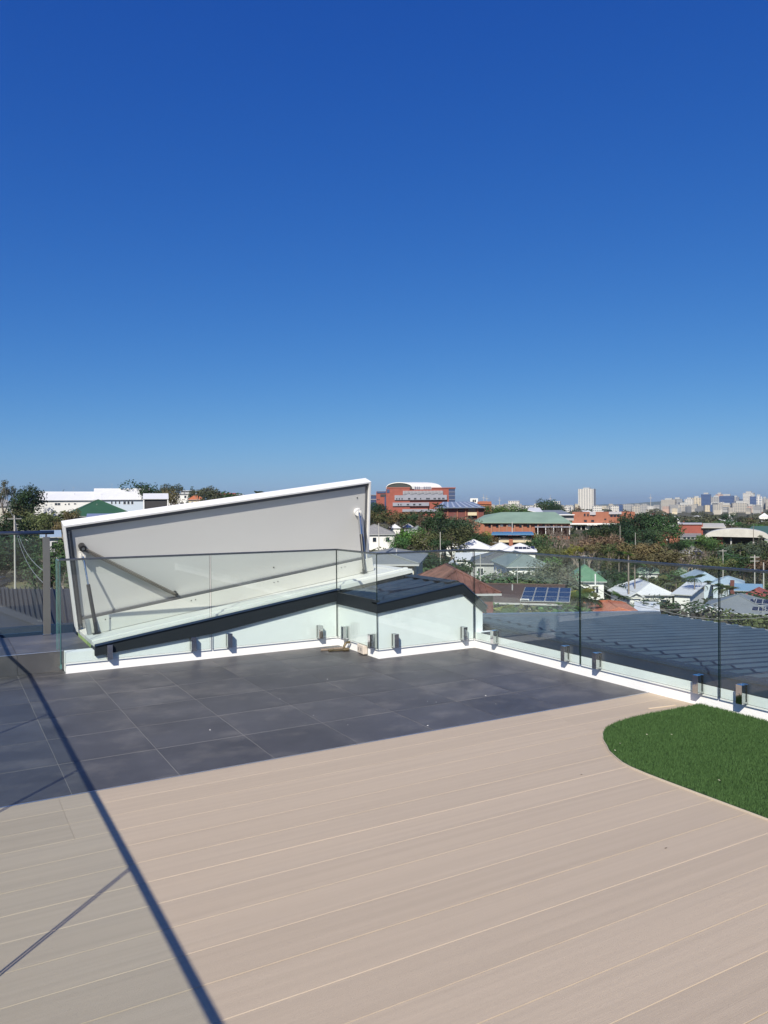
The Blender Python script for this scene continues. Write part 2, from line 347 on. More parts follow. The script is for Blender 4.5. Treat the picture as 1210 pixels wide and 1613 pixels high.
for xx in (.22,.27,1.15,1.20,2.15,2.20,3.05,3.10):
    m=MB(); c0=MK@Vector((xx,.4895,.125)); m.tube(c0,c0+Vector((0,-.004,0)),.006,8); m.build('screw',BLACK,ub)
# lid
LO=Vector((1.28,9.12,.264)); h_=Vector((-.1410895825,-.3313156644,.9329113893)).normalized(); a2=Vector((.9887563810,0,.1495353434)); h_=(h_-a2*h_.dot(a2)).normalized(); b_=h_.cross(a2); 
if b_.y<0: b_=-b_                       # b_ points away from the camera
ML=frameM(LO-K0,a2,b_,h_)
W_,H_=3.68,1.262
m=MB(); m.box(0,W_,.005,.085,0,H_,M=ML)
lid=m.build('lid_shell',WHITEP,hatch,bevel=.003); lid['label']='white outer skin of the open hatch lid'
m=MB()
m.box(0,W_,-.068,.004,H_-.024,H_,M=ML); m.box(0,.018,-.068,.004,.0,H_-.0245,M=ML); m.box(W_-.026,W_,-.068,.004,0,H_-.0245,M=ML)
m.build('lid_rim',WHITEP,hatch,bevel=.003)
m=MB(); m.box(.0225,W_-.0305,-.04,.004,H_-.070,H_-.0245,M=ML); m.box(.0225,.048,-.05,.004,.02,H_-.076,M=ML); m.box(.0485,.075,-.02,.004,.04,H_-.076,M=ML); m.box(W_-.05,W_-.031,-.03,.004,.02,H_-.076,M=ML); m.box(.0755,W_-.051,-.035,-.0125,.118,.150,M=ML)  # side seals; top band and hinge strip also paint in shadow by dark colour
m.build('lid_seal_shadow',SEAL_SHADE,hatch)
m=MB(); m.box(.0755,W_-.0505,-.012,.0042,.002,H_-.0765,M=ML); m.build('lid_lining',PANEL,hatch,bevel=.002)
def LP(x,z,o=0): return ML@Vector((x,-.012-o,z))
MLi=ML.inverted()
for o in hatch.children:
    if o.name.startswith('lid_'):
        for v in o.data.vertices:
            q=MLi@v.co; q.z*=1-.047*q.x/W_; v.co=ML@q
# stay arm lying along the lid
def bar(mb,A,B,wd,dp,nrm):
    A=Vector(A);B=Vector(B);d=(B-A).normalized();n=Vector(nrm).normalized();s=d.cross(n).normalized()
    mb.prism([s*wd/2-n*dp/2,s*wd/2+n*dp/2,-s*wd/2+n*dp/2,-s*wd/2-n*dp/2],A,B)
nl=-(ML.to_3x3()@Vector((0,1,0)))
stay=MB(); bar(stay,LP(.157,.984,.05),LP(1.112,.206,.05),.012,.05,nl); 
dS=(LP(1.112,.206)-LP(.157,.984)).normalized(); sS=dS.cross(nl).normalized()
bar(stay,LP(.157,.984,.05)+sS*.02,LP(1.112,.206,.05)+sS*.02,.007,.05,nl); st_=stay.build('stay_arm',mat('stay_metal',(.30,.27,.24),.35,.8),hatch)
MB().tube(LP(.157,.984,0),LP(.157,.984,.09),.036,16).build('pivot',BLACK,st_,smooth=False,bevel=.004)
MB().tube(LP(.157,.984,.09),LP(.157,.984,.098),.016,12).build('pivot_bolt',STEEL,st_)
MB().tube(LP(1.112,.206,0),LP(1.112,.206,.075),.02,12).build('end_knob',BLACK,st_)
def strut(lx,lz,base,white):
    A=LP(lx,lz,.055); B=Vector(base)-K0; d=(B-A); mid=A+d*.42
    s=MB().tube(A,mid,.011,10).build('gas_strut',STEEL,hatch,smooth=False)
    MB().tube(A+d*.38,B,.02,12).build('cylinder',BLACK,s)
    q=MB(); bar(q,LP(lx,lz+.04,.001),LP(lx,lz-.05,.001),.075,.005,nl); bar(q,LP(lx-.02,lz+.02,.035),LP(lx-.02,lz-.04,.035),.006,.07,nl); bar(q,LP(lx+.02,lz+.02,.035),LP(lx+.02,lz-.04,.035),.006,.07,nl); q.build('lid_bracket',WHITEP,s)
    q=MB(); q.box(-.04,.04,-.035,.035,0,.006,M=Matrix.Translation(B-Vector((0,0,.03)))@MK.to_4x4()); q.box(-.018,.018,-.012,.012,.006,.05,M=Matrix.Translation(B-Vector((0,0,.03)))@MK); q.build('base_bracket',BLACK,s)
    return s
strut(.153,.88,(1.41,8.60,.315),0)
strut(3.516,.803,(4.60,8.58,.80),1)
q=MB(); bar(q,LP(3.53,.80,.03),Vector((4.655,8.66,.80))-K0,.05,.03,nl); q.build('channel_arm',mat('galv',(.42,.43,.44),.4,.7),hatch)
q=MB().tube(LP(3.511,.80,.0),LP(3.511,.80,.03),.045,16).build('round_bracket',WHITEP,hatch)
for xx,zz in ((3.511,.99),(2.35,.26)): MB().tube(LP(xx,zz,.0),LP(xx,zz,.006),.008,8).build('bolt',BLACK,hatch)
# ------------------------------------------------------------------ balustrades
GT,GB=1.095,.108; T=.012
def pane(par,A,B,z0=GB,z1=GT,edge=EDGE):
    A=Vector((*A,0));B=Vector((*B,0)); d=(B-A).normalized(); n=Vector((-d.y,d.x,0))*T/2; L_=(B-A).length
    vs=[A-n,B-n,B+n,A+n]; lo=[Vector((v.x,v.y,z0)) for v in vs]; hi=[Vector((v.x,v.y,z1)) for v in vs]
    c=(A+B)/2; off=Vector((c.x,c.y,0))
    m=MB(); m.raw([v-off for v in lo+hi],[(0,1,5,4),(2,3,7,6)],0); i=len(m.v)
    m.raw([v-off for v in lo+hi],[(0,3,2,1),(4,5,6,7),(1,2,6,5),(3,0,4,7)],1)
    # weld both rings so the pane is one closed box
    o=m.build('glass_pane',[GLASS,edge],par); o.location=off
    bm=bmesh.new(); bm.from_mesh(o.data); bmesh.ops.remove_doubles(bm,verts=bm.verts,dist=1e-5); bmesh.ops.recalc_face_normals(bm,faces=bm.faces); bm.to_mesh(o.data); bm.free()
    return o
cm=MB()   # clamp: front plate, rear block and base joined round a slot that holds the pane (local: x along rail, -y to the deck)
cm.box(-.026,.026,-.050,-.0075,-.072,.072); cm.box(-.026,.026,.0075,.0245,-.072,.072); cm.box(-.026,.026,-.0076,.0076,-.072,-.058); cm.box(-.008,.008,-.052,-.0501,-.008,.008)
clamp_me=cm.mesh('glass_clamp',STEEL)
def clamp(par,x,y,rz,z=.18,depth=None):
    o=bpy.data.objects.new('glass_clamp',clamp_me); COL.objects.link(o); o.parent=par; o.location=(x,y,z); o.rotation_euler=(0,0,rz)
    b=o.modifiers.new('bevel','BEVEL'); b.width=.006; b.segments=3; b.limit_method='ANGLE'
    return o
def rail(par,A,B,z=GT,wd=.026,ht=.02,name='top_rail'):
    A=Vector((*A,z));B=Vector((*B,z)); d=(B-A).normalized(); n=Vector((-d.y,d.x,0))*wd/2; u=Vector((0,0,ht))
    m=MB(); m.prism([-n,n,n+u*.8,n*.7+u,-n*.7+u,-n+u*.8],A,B); return m.build(name,RAILM,par)
bal=empty('glass_balustrade','frameless glass balustrade with slim rail stepping round the deck corner','balustrade',(0,0,0))
gA,gB,gR,gD=YA-.026,YB-.026,XR-.026,XD-.026
pane(bal,(.985,gA),(2.456,gA),edge=EDGE); pane(bal,(2.472,gA),(gD-.008,gA))
pane(bal,(gD,gA+.004),(gD,gB+.008)); pane(bal,(gD-.004,gB),(gR-.010,gB))
jr=[gB-.004,5.417,3.917,2.417,.917,-.583,-2.083,-3.583]
for a,b in zip(jr,jr[1:]): pane(bal,(gR,a-.006),(gR,b+.006))
pane(bal,(.992,gA+.012),(.992,gA+.30),z0=.05,edge=EDGE2)
rail(bal,(.98,gA),(gD+.013,gA)); rail(bal,(gD,gA-.0135),(gD,gB-.0125)); rail(bal,(gD+.0135,gB),(gR+.013,gB)); rail(bal,(gR,gB-.0135),(gR,-3.6))
for x in (1.435,2.27,2.659,3.722): clamp(bal,x,gA,0)
for y in (7.81,7.185): clamp(bal,gD,y,R(-90))
for x in (4.154,5.04): clamp(bal,x,gB,0)
for y in (6.70,5.604,5.19,4.101,3.715,2.62,2.215,1.12,.7,-.4): clamp(bal,gR,y,R(-90))
clamp(bal,.992,gA+.2,R(-90),.06)
# balustrade to the left of the camera, off the picture: it throws the rail and pane shadows
lb=empty('glass_balustrade','glass balustrade with slim rail left of the deck, casting the long shadow','balustrade',(0,0,0))
XG=-.250
js=[-3.455,-1.955,-.455,1.045,2.545,4.045,5.545,7.12,8.62]
for a,b in zip(js,js[1:]): pane(lb,(XG,a+.009),(XG,b-.009),z0=.06)
rail(lb,(XG,-3.46),(XG,9.25),wd=.026,ht=.022)
for a,b in zip(js,js[1:]): clamp(lb,XG,a+.3,R(90),.12); clamp(lb,XG,b-.3,R(90),.12)
# short railing on the tiled step
rb=empty('step_railing','round grey handrail on a flat post behind the tiled step','railing',(0,0,0))
p1=at(-60,838.5,9.9)
yr=9.32
MB().tube((XG,yr,1.335),(1.09,yr,1.335),.022,12).build('handrail',RAILM,rb,smooth=True)
o=MB().box(.972,1.047,yr-.012,yr+.012,.197,1.285).build('post',mat('flat_post_metal',(.30,.29,.27),.3,.8),rb,bevel=.003)
MB().tube((1.01,yr,1.285),(1.01,yr,1.315),.01,8).build('stem',STEEL,rb)
MB().box(.967,1.052,yr-.03,yr+.03,.197,.21).build('base_plate',STEEL,rb)
pane(rb,(XG+.02,yr+.03),(.965,yr+.03),z0=.24,z1=1.30)
m=MB().box(XG,1.4,9.75,9.86,.10,.245); hook(m.build('roof_gutter',ROOFM),'blue-grey gutter edge behind the tiled step','gutter')
# ------------------------------------------------------------------ neighbouring ribbed roofs
def ribbed(name,label,cat,P00,P10,P01,P11,pitch,mt,h=.028,rev=False,eavem=None):
    """P00-P10 one edge (ribs start), P01-P11 the other; ribs run P00->P01"""
    P00,P10,P01,P11=map(Vector,(P00,P10,P01,P11)); L_=(P10-P00).length; n=max(1,int(L_/pitch)); nrm=(P10-P00).cross(P01-P00).normalized()
    if nrm.z<0: nrm=-nrm
    o0=P00.copy(); m=MB(); pts=[]
    for i in range(n):
        for t,dz in ((0,0),(.70,0),(.75,1),(.83,1),(.94,0),(1,0)): pts.append(((i+t)/n,dz))
    for (t,dz),(t2,dz2) in zip(pts,pts[1:]):
        if t2-t<1e-6: continue
        A=P00.lerp(P10,t)+nrm*h*dz-o0; B=P00.lerp(P10,t2)+nrm*h*dz2-o0; C=P01.lerp(P11,t2)+nrm*h*dz2-o0; D_=P01.lerp(P11,t)+nrm*h*dz-o0
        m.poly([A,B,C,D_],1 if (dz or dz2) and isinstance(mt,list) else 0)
    e=empty(name,label,cat,o0); m.build('roof_sheet',mt,e); return e
rr=ribbed('lower_roof','dark blue ribbed metal roof just below the deck on the right','roof',(5.64,8.05,.185),(5.64,-2,.185),(9.3,8.05,-.045),(9.3,-2,-.045),.19,[ROOFM,mat('painted_rib_highlight',(.050,.078,.118),.7,spec=.1,var=.15,vscale=2)],h=.021)  # rib sides and tops get a lighter colour, a painted sunlit highlight
DROOF=mat('matt_dark_sheet',(.035,.037,.042),.65,spec=.3,var=.1,vscale=3)
LITE=mat('pale_flashing',(.42,.43,.42),.5,var=.1,vscale=10)
MB().box(3.66,3.74,-10.05,0,-.262,-.235).build('eave_flashing',LITE,rr)
MB().box(-.02,3.7,.0,.10,-.26,-.02,M=Matrix.Rotation(0,4,'Z')).build('end_wall',DARKM,rr) if False else None
m=MB(); m.prism([(0,-.02,.0),(0,-.02,.045),(0,.10,.045),(0,.10,.0)],(-.02,0,.0),(3.68,0,-.231)); m.build('barge_capping',mat('barge_blue',(.09,.12,.17),.35),rr)
m=MB(); m.poly([(0,.1,0),(3.66,.1,-.23),(3.66,.1,-7),(0,.1,-7)]); m.poly([(3.66,.1,-.25),(3.66,-10,-.25),(3.66,-10,-7),(3.66,.1,-7)]); m.build('wall',WHITE,rr)
# left lower roof behind the step
e=ribbed('lower_roof','dark grey ribbed roof seen through the railing behind the tiled step','roof',at(87,986,13.5),at(175,1018,12.2),at(70,928,19),at(190,926,19),.22,DROOF,h=.05)
e2=ribbed('lower_roof','stepped end of the dark ribbed roof at the far left','roof',at(-60,931,21),at(87,986,13.5),at(-70,926,22),at(70,928,19),.42,DROOF,h=.06)
m=MB(); vs=[at(-80,1012,10.6),at(128,1000,10.6),at(100,990,13.4),at(-70,930,21.0)]; o0=vs[0]; m.poly([v-Vector((0,0,.12))-o0 for v in vs]); fr=m.build('flat_roof',mat('flat_roof_membrane',(.045,.05,.06),.8,var=.1,vscale=2)); fr.location=o0; hook(fr,'flat dark roof membrane below the tiled step','roof')

# ------------------------------------------------------------------ turf
GPX=[(5.215,4.115),(5.126,4.111),(4.608,4.118),(4.42,4.108),(4.31,4.090),(4.20,4.06),(4.109,4.024),(4.03,3.975),(3.966,3.92),(3.88,3.83),(3.813,3.735),(3.74,3.64),(3.685,3.529),(3.645,3.44),(3.625,3.352),(3.615,3.23),(3.612,3.108),(3.612,2.892),(3.614,2.45),(3.614,-3.6),(5.215,-3.6)]
m=MB(); n=len(GPX); vs=[(x,y,.003) for x,y in GPX]+[(x,y,.011) for x,y in GPX]
m.raw(vs,[tuple(range(2*n-1,n-1,-1))][0:0]+[tuple(range(n,2*n))]+[(i,(i+1)%n,n+(i+1)%n,n+i) for i in range(n)])
turf=m.build('turf_lawn',mat('turf_backing',(.018,.05,.014),.95,var=.3,vscale=30)); hook(turf,'patch of green artificial turf with a rounded corner let into the pale deck','turf')
def inpoly(x,y):
    c=False;j=n-1
    for i in range(n):
        xi,yi=GPX[i];xj,yj=GPX[j]
        if (yi>y)!=(yj>y) and x<(xj-xi)*(y-yi)/(yj-yi)+xi: c=not c
        j=i
    return c
pts=[]
for (y0,y1,dn) in ((2.0,4.13,46000),(.4,2.0,9000),(-3.5,.4,2500)):
    N=int((y1-y0)*1.62*dn/ (1.0)); X=np.random.uniform(3.60,5.215,N); Y=np.random.uniform(y0,y1,N)
    for x,y in zip(X,Y):
        if y<2.4 and x>3.62 or inpoly(x,y): pts.append((x,y))
P=np.array(pts); N=len(P); a=np.random.uniform(0,2*np.pi,N); h=np.random.uniform(.012,.026,N); wd=np.random.uniform(.0012,.0024,N); ln=np.random.uniform(0,.014,N); b=np.random.uniform(0,2*np.pi,N)
V=np.zeros((N,3,3)); V[:,0,0]=P[:,0]-np.cos(a)*wd; V[:,0,1]=P[:,1]-np.sin(a)*wd; V[:,1,0]=P[:,0]+np.cos(a)*wd; V[:,1,1]=P[:,1]+np.sin(a)*wd; V[:,0:2,2]=.010
V[:,2,0]=P[:,0]+np.cos(b)*ln; V[:,2,1]=P[:,1]+np.sin(b)*ln-.003; V[:,2,2]=.010+h
def tris(name,V,mt,quads=False):
    k=4 if quads else 3; me=bpy.data.meshes.new(name); Nf=len(V); me.vertices.add(Nf*k); me.vertices.foreach_set('co',V.reshape(-1).astype('f'))
    me.loops.add(Nf*k); me.loops.foreach_set('vertex_index',np.arange(Nf*k,dtype='i')); me.polygons.add(Nf); me.polygons.foreach_set('loop_start',np.arange(0,Nf*k,k,dtype='i')); me.polygons.foreach_set('loop_total',np.full(Nf,k,dtype='i'))
    me.materials.append(mt); me.update(calc_edges=True); me.validate(); return me
BLADE=mat('turf_blades',(.044,.108,.032),.75,spec=.25,var=.25,vscale=60,col2=(.082,.160,.050))
tb=bpy.data.objects.new('blades',tris('blades',V,BLADE)); COL.objects.link(tb); tb.parent=turf; tb['kind']='stuff'
m=MB()   # thin pale edge of the deck cut-out
e=[Vector((x,y,0)) for x,y in GPX[1:-1]]
for i in range(len(e)-1):
    d=(e[i+1]-e[i]).normalized(); nn=Vector((d.y,-d.x,0)); 
    if nn.x>0: nn=-nn
    m.raw([e[i],e[i+1],e[i+1]+nn*.005,e[i]+nn*.005,e[i]+Vector((0,0,.009)),e[i+1]+Vector((0,0,.009)),e[i+1]+nn*.005+Vector((0,0,.009)),e[i]+nn*.005+Vector((0,0,.009))],[(0,3,2,1),(4,5,6,7),(0,1,5,4),(1,2,6,5),(2,3,7,6),(3,0,4,7)])
m.build('edging',mat('pale_edging',(.50,.44,.36),.6),turf)
# ------------------------------------------------------------------ small things on the terrace
BRASS=mat('aged_brass',(.22,.17,.10),.35,.9,var=.2,vscale=40)
PVC=mat('brown_pipe',(.22,.17,.13),.5)
tap=empty('garden_tap','small brass garden tap with pipe lying in the tiled corner below a clamp','tap',(3.90,7.72,0))
MB().path([(.05,0,.085),(-.0,0,.085),(-.02,0,.05),(-.03,-.01,.03)],.013,10).build('tap_body',BRASS,tap,smooth=False)
MB().tube((-.005,0,.09),(-.005,0,.13),.008,8).tube((-.035,0,.13),(.025,0,.13),.007,8).build('handle',STEEL,tap)
MB().path([(-.03,-.01,.03),(-.05,.03,.02),(-.12,.06,.018),(-.20,.05,.018),(-.27,.08,.018)],.014,10).build('pipe',PVC,tap)
MB().path([(-.06,-.05,.018),(-.16,-.01,.018),(-.22,-.02,.018)],.013,10).tube((-.06,-.05,.018),(.0,-.07,.02),.022,12).build('hose_fitting',BRASS,tap)
gpo=empty('power_outlet','beige weatherproof double power outlet hanging loose on the low white upstand','power outlet',(3.955,7.42,0.055),R(-6))
MB().box(-.035,.018,-.085,.085,-.045,.05).build('cover',mat('beige_plastic',(.62,.55,.48),.5),gpo,bevel=.008)
for yy in (-.035,.035): MB().box(-.042,-.036,yy-.012,yy+.012,-.01,.022).build('switch',mat('grey_switch',(.3,.28,.27),.5),gpo,bevel=.002)
FL=mat('white_fleck',(.75,.74,.72),.8)
q=None
for i,(px,py) in enumerate(((331,1150),(674,1105),(687,1106),(674,1143),(548,1142),(494,1127),(765,1096),(781,1109),(441,1101),(516,1070))):
    d=ray(px,py); t=(0-EYE)/d.z; p=d*t+Vector((0,0,EYE)); s_=.004 if i%3 else .007
    mm=MB(); k=6; mm.raw([(s_*random.uniform(.6,1.2)*math.cos(6.283*j/k),s_*random.uniform(.6,1.2)*math.sin(6.283*j/k),0) for j in range(k)]+[(0,0,s_*.5)],[(j,(j+1)%k,k) for j in range(k)]+[tuple(range(k-1,-1,-1))])
    o=mm.build('plaster_crumb',FL); o.location=(p.x,p.y,.0008); hook(o,'tiny white plaster crumb on the charcoal tiles, '+('alone left of the middle','upper of a close pair right of centre','right of a close pair of crumbs','nearest the deck edge','faint and midway to the deck edge','left of the faint middle one','leftmost of two near the right wall','rightmost, near the glass corner','left of centre in the middle rows','farthest back near the hatch wall')[i],'crumb','plaster crumbs on the charcoal tiles')
LM_=mat('dry_leaf',(.10,.06,.03),.8); LP_=mat('pale_leaf',(.55,.50,.38),.8)
for px,py,mt_,lb_,z_ in ((1049,1336,LM_,'tiny dark dry leaf lying on the bare deck boards',.002),(916,1220,LM_,'tiny dark dry leaf on the deck left of the turf corner',.002),(977,1171,LP_,'pale fallen petal near the rounded turf corner',.034),(1019,1157,LP_,'pale fallen petal nearest the far turf edge',.034),(1058,1157,LP_,'second pale petal towards the parapet on the turf',.034),(1133,1229,LP_,'pale fallen petal lowest on the turf',.034),(969,1182,LP_,'yellowish petal on the left turf edge',.034)):
    d=ray(px,py); t=(z_-EYE)/d.z; p=d*t+Vector((0,0,EYE)); o=MB().raw([(-.008,0,0),(0,-.004,.002),(.008,0,.003),(0,.004,.001),(0,0,-.001)],[(0,1,2,3),(0,4,1),(1,4,2),(2,4,3),(3,4,0)]).build('fallen_leaf',mt_); o.location=p; o.rotation_euler=(0,0,px); hook(o,lb_,'leaf')
d=ray(1043,1114); t=-EYE/d.z; p=d*t+Vector((0,0,EYE))
o=MB().box(-.13,.13,-.006,.006,.0,.006).build('timber_strip',mat('pale_strip',(.6,.5,.38),.7)); o.location=(p.x,p.y,.0006); o.rotation_euler=(0,0,R(-9)); hook(o,'thin pale timber strip lying on the deck beside the turf tip','strip')
# ------------------------------------------------------------------ houses
def face_rz(p): return math.atan2(p.y,p.x)-math.pi/2
HB=[]     # what trees must leave in view: (px0, px1, lowest py to keep clear, distance)
M=lambda n,c,r=.7,**k: mat(n,c,r,**k)
WB=M('white_weatherboard',(.74,.74,.72),var=.05,vscale=.6); CREAM=M('cream_wall',(.58,.50,.34)); GREYW=M('grey_wall',(.36,.37,.37)); BEIGEW=M('beige_weatherboard',(.52,.50,.44)); BLUEW=M('pale_blue_wall',(.50,.58,.68))
BRICKO=M('orange_brick',(.30,.112,.066),var=.12,vscale=.5); BRICKR=M('red_brick',(.27,.070,.048),var=.12,vscale=.5); BRICKD=M('dark_brick',(.14,.04,.035),var=.15,vscale=.5)
RWHITE=M('white_metal_roof',(.66,.67,.68),.45,var=.05,vscale=.4); RGREY=M('grey_metal_roof',(.20,.22,.235),.45,var=.1,vscale=.5); RGREEN=M('green_metal_roof',(.10,.22,.13),.5,var=.12,vscale=.3); RDGREEN=M('dark_green_roof',(.032,.090,.046),.5,var=.1,vscale=.3)
RSAGE=M('sage_roof',(.21,.30,.23),.6,var=.12,vscale=.15); RRUST=M('rusty_red_roof',(.105,.030,.022),.7,var=.5,vscale=.9,col2=(.20,.085,.065)); RBROWN=M('brown_tile_roof',(.085,.055,.045),.8,var=.2,vscale=3,bump=.4,bscale=6); RORANGE=M('orange_tile_roof',(.42,.13,.06),.8,var=.2,vscale=3,bump=.4,bscale=6)
RRED=M('red_roof',(.28,.07,.06),.6,var=.1); RBLUE=M('pale_blue_roof',(.33,.42,.50),.45,var=.08,vscale=.3); RDARK=M('dark_grey_roof',(.10,.105,.11),.5,var=.15,vscale=.4); RTGREY=M('grey_tile_roof',(.22,.22,.22),.8,var=.2,vscale=2,bump=.4,bscale=6)
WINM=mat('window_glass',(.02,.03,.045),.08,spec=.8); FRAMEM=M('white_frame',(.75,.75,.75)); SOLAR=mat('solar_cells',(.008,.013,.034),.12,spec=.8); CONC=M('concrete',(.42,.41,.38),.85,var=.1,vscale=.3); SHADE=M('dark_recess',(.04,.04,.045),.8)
GUT=M('gutter_metal',(.42,.43,.43),.5)
wcache={}
def window(par,x,y,z,w_,h_,side='f',frame=None):
    """a window in the front (f, facing -y) or side wall; frame proud of the wall with a pane set into it"""
    frame=frame or FRAMEM; k=(round(w_,2),round(h_,2),frame.name)
    if k not in wcache:
        t=max(.05,min(.09,w_*.08)); m=MB()
        m.box(-w_/2,w_/2,-.05,.02,0,t).box(-w_/2,w_/2,-.05,.02,h_-t,h_).box(-w_/2,-w_/2+t,-.05,.02,t,h_-t).box(w_/2-t,w_/2,-.05,.02,t,h_-t)
        if w_>1.3: m.box(-t/2,t/2,-.045,.02,t,h_-t)
        g=MB(); g.box(-w_/2+t,w_/2-t,-.02,-.004,t,h_-t); wcache[k]=(m.mesh('window',frame),g.mesh('pane',WINM))
    a,b=wcache[k]; o=bpy.data.objects.new('window',a); COL.objects.link(o); o.parent=par; o.location=(x,y,z); o.rotation_euler=(0,0,{'f':0,'l':R(-90),'r':R(90)}[side])
    p=bpy.data.objects.new('pane',b); COL.objects.link(p); p.parent=o; return o
def ribs(mb,poly,e_dir,sp,hh=.07,wd=.12):
    """thin standing ribs up the slope of a flat roof polygon"""
    P0=poly[0]; nrm=Vector((0,0,0))
    for i in range(len(poly)): nrm+=poly[i].cross(poly[(i+1)%len(poly)])
    nrm.normalize(); nrm=nrm if nrm.z>0 else -nrm; e=e_dir.normalized(); u=nrm.cross(e)
    ss=[(p-P0).dot(e) for p in poly]; ts=[(p-P0).dot(u) for p in poly]; s=min(ss)+sp
    while s<max(ss):
        cr=[]
        for i in range(len(poly)):
            j=(i+1)%len(poly)
            if (ss[i]-s)*(ss[j]-s)<0: f=(s-ss[i])/(ss[j]-ss[i]); cr.append(ts[i]+f*(ts[j]-ts[i]))
        if len(cr)>=2 and max(cr)-min(cr)>.3:
            A=P0+e*s+u*min(cr); B=P0+e*s+u*max(cr); mb.prism([-e*wd/2-nrm*.01,e*wd/2-nrm*.01,e*wd/4+nrm*hh,-e*wd/4+nrm*hh],A,B)
        s+=sp
def roof_faces(w_,d_,rh,oh,z,kind):
    x,y=w_/2+oh,d_/2+oh; c=[Vector((-x,-y,z)),Vector((x,-y,z)),Vector((x,y,z)),Vector((-x,y,z))]
    if kind=='hip':
        r=abs(x-y)
        a,b=(Vector((-r,0,z+rh)),Vector((r,0,z+rh))) if x>=y else (Vector((0,-r,z+rh)),Vector((0,r,z+rh)))
        if x>=y: return [[c[0],c[1],b,a],[c[1],c[2],b],[c[2],c[3],a,b],[c[3],c[0],a]],[(a,b),(c[0],a),(c[3],a),(c[1],b),(c[2],b)]
        return [[c[0],c[1],a],[c[1],c[2],b,a],[c[2],c[3],b],[c[3],c[0],a,b]],[(a,b),(c[0],a),(c[1],a),(c[2],b),(c[3],b)]
    if kind=='gablex': a,b=Vector((-x,0,z+rh)),Vector((x,0,z+rh)); return [[c[0],c[1],b,a],[c[2],c[3],a,b]],[(a,b)]
    if kind=='gabley': a,b=Vector((0,-y,z+rh)),Vector((0,y,z+rh)); return [[c[3],c[0],a,b],[c[1],c[2],b,a]],[(a,b)]
    if kind=='skill': return [[c[0],c[1],c[2]+Vector((0,0,rh)),c[3]+Vector((0,0,rh))]],[]
    if kind=='flat': return [[c[0]+Vector((0,0,rh)),c[1]+Vector((0,0,rh)),c[2]+Vector((0,0,rh)),c[3]+Vector((0,0,rh))]],[]
def block(par,w_,d_,z0,z1,wallm,roofm,kind,rh,oh=.45,ox=0,oy=0,rib=0,cap=None,wins=(),th=.14,capm=None):
    o=Vector((ox,oy,0))
    m=MB(); m.box(ox-w_/2,ox+w_/2,oy-d_/2,oy+d_/2,z0,z1)
    if kind=='gabley':
        for y in (oy-d_/2,oy+d_/2-.1): m.raw([(ox-w_/2,y,z1),(ox+w_/2,y,z1),(ox,y,z1+rh*.93),(ox-w_/2,y+.1,z1),(ox+w_/2,y+.1,z1),(ox,y+.1,z1+rh*.93)],[(0,1,2),(5,4,3),(0,2,5,3),(1,4,5,2)])
    if kind=='gablex':
        for x in (ox-w_/2,ox+w_/2-.1): m.raw([(x,oy-d_/2,z1),(x,oy+d_/2,z1),(x,oy,z1+rh*.93),(x+.1,oy-d_/2,z1),(x+.1,oy+d_/2,z1),(x+.1,oy,z1+rh*.93)],[(0,1,2),(5,4,3),(0,2,5,3),(1,4,5,2)])
    m.build('wall',wallm,par)
    fs,rg=roof_faces(w_,d_,rh,oh,z1+.02,kind); m=MB()
    for f in fs:
        lo=[p-Vector((0,0,th))+o for p in f]; hi=[p+o for p in f]; k=len(f); m.raw(lo+hi,[tuple(range(k-1,-1,-1)),tuple(range(k,2*k))]+[(i,(i+1)%k,k+(i+1)%k,k+i) for i in range(k)])
        if rib: ribs(m,hi,(hi[1]-hi[0]),rib)
    rf=m.build('roof',roofm,par)
    if rg and cap is not False:
        m=MB()
        for a,b in rg: m.tube(a+o+Vector((0,0,.02)),b+o+Vector((0,0,.02)),.09,6)
        m.build('ridge_cap',capm or roofm,rf)
    x,y=w_/2+oh,d_/2+oh; m=MB(); z=z1-th-.02
    m.box(ox-x,ox+x,oy-y-.10,oy-y-.003,z+.04,z+.17)
    m.build('gutter',GUT,rf)
    for (sd,a,zz,ww,hh) in wins:
        if sd=='f': window(par,ox+a,oy-d_/2-.004,zz,ww,hh,'f')
        elif sd=='l': window(par,ox-w_/2-.004,oy+a,zz,ww,hh,'l')
        else: window(par,ox+w_/2+.004,oy+a,zz,ww,hh,'r')
    return rf
def rowwin(w_,z,n_,ww,hh,sd='f'):
    return [(sd,-w_/2+w_*(i+.5)/n_,z,ww,hh) for i in range(n_)]
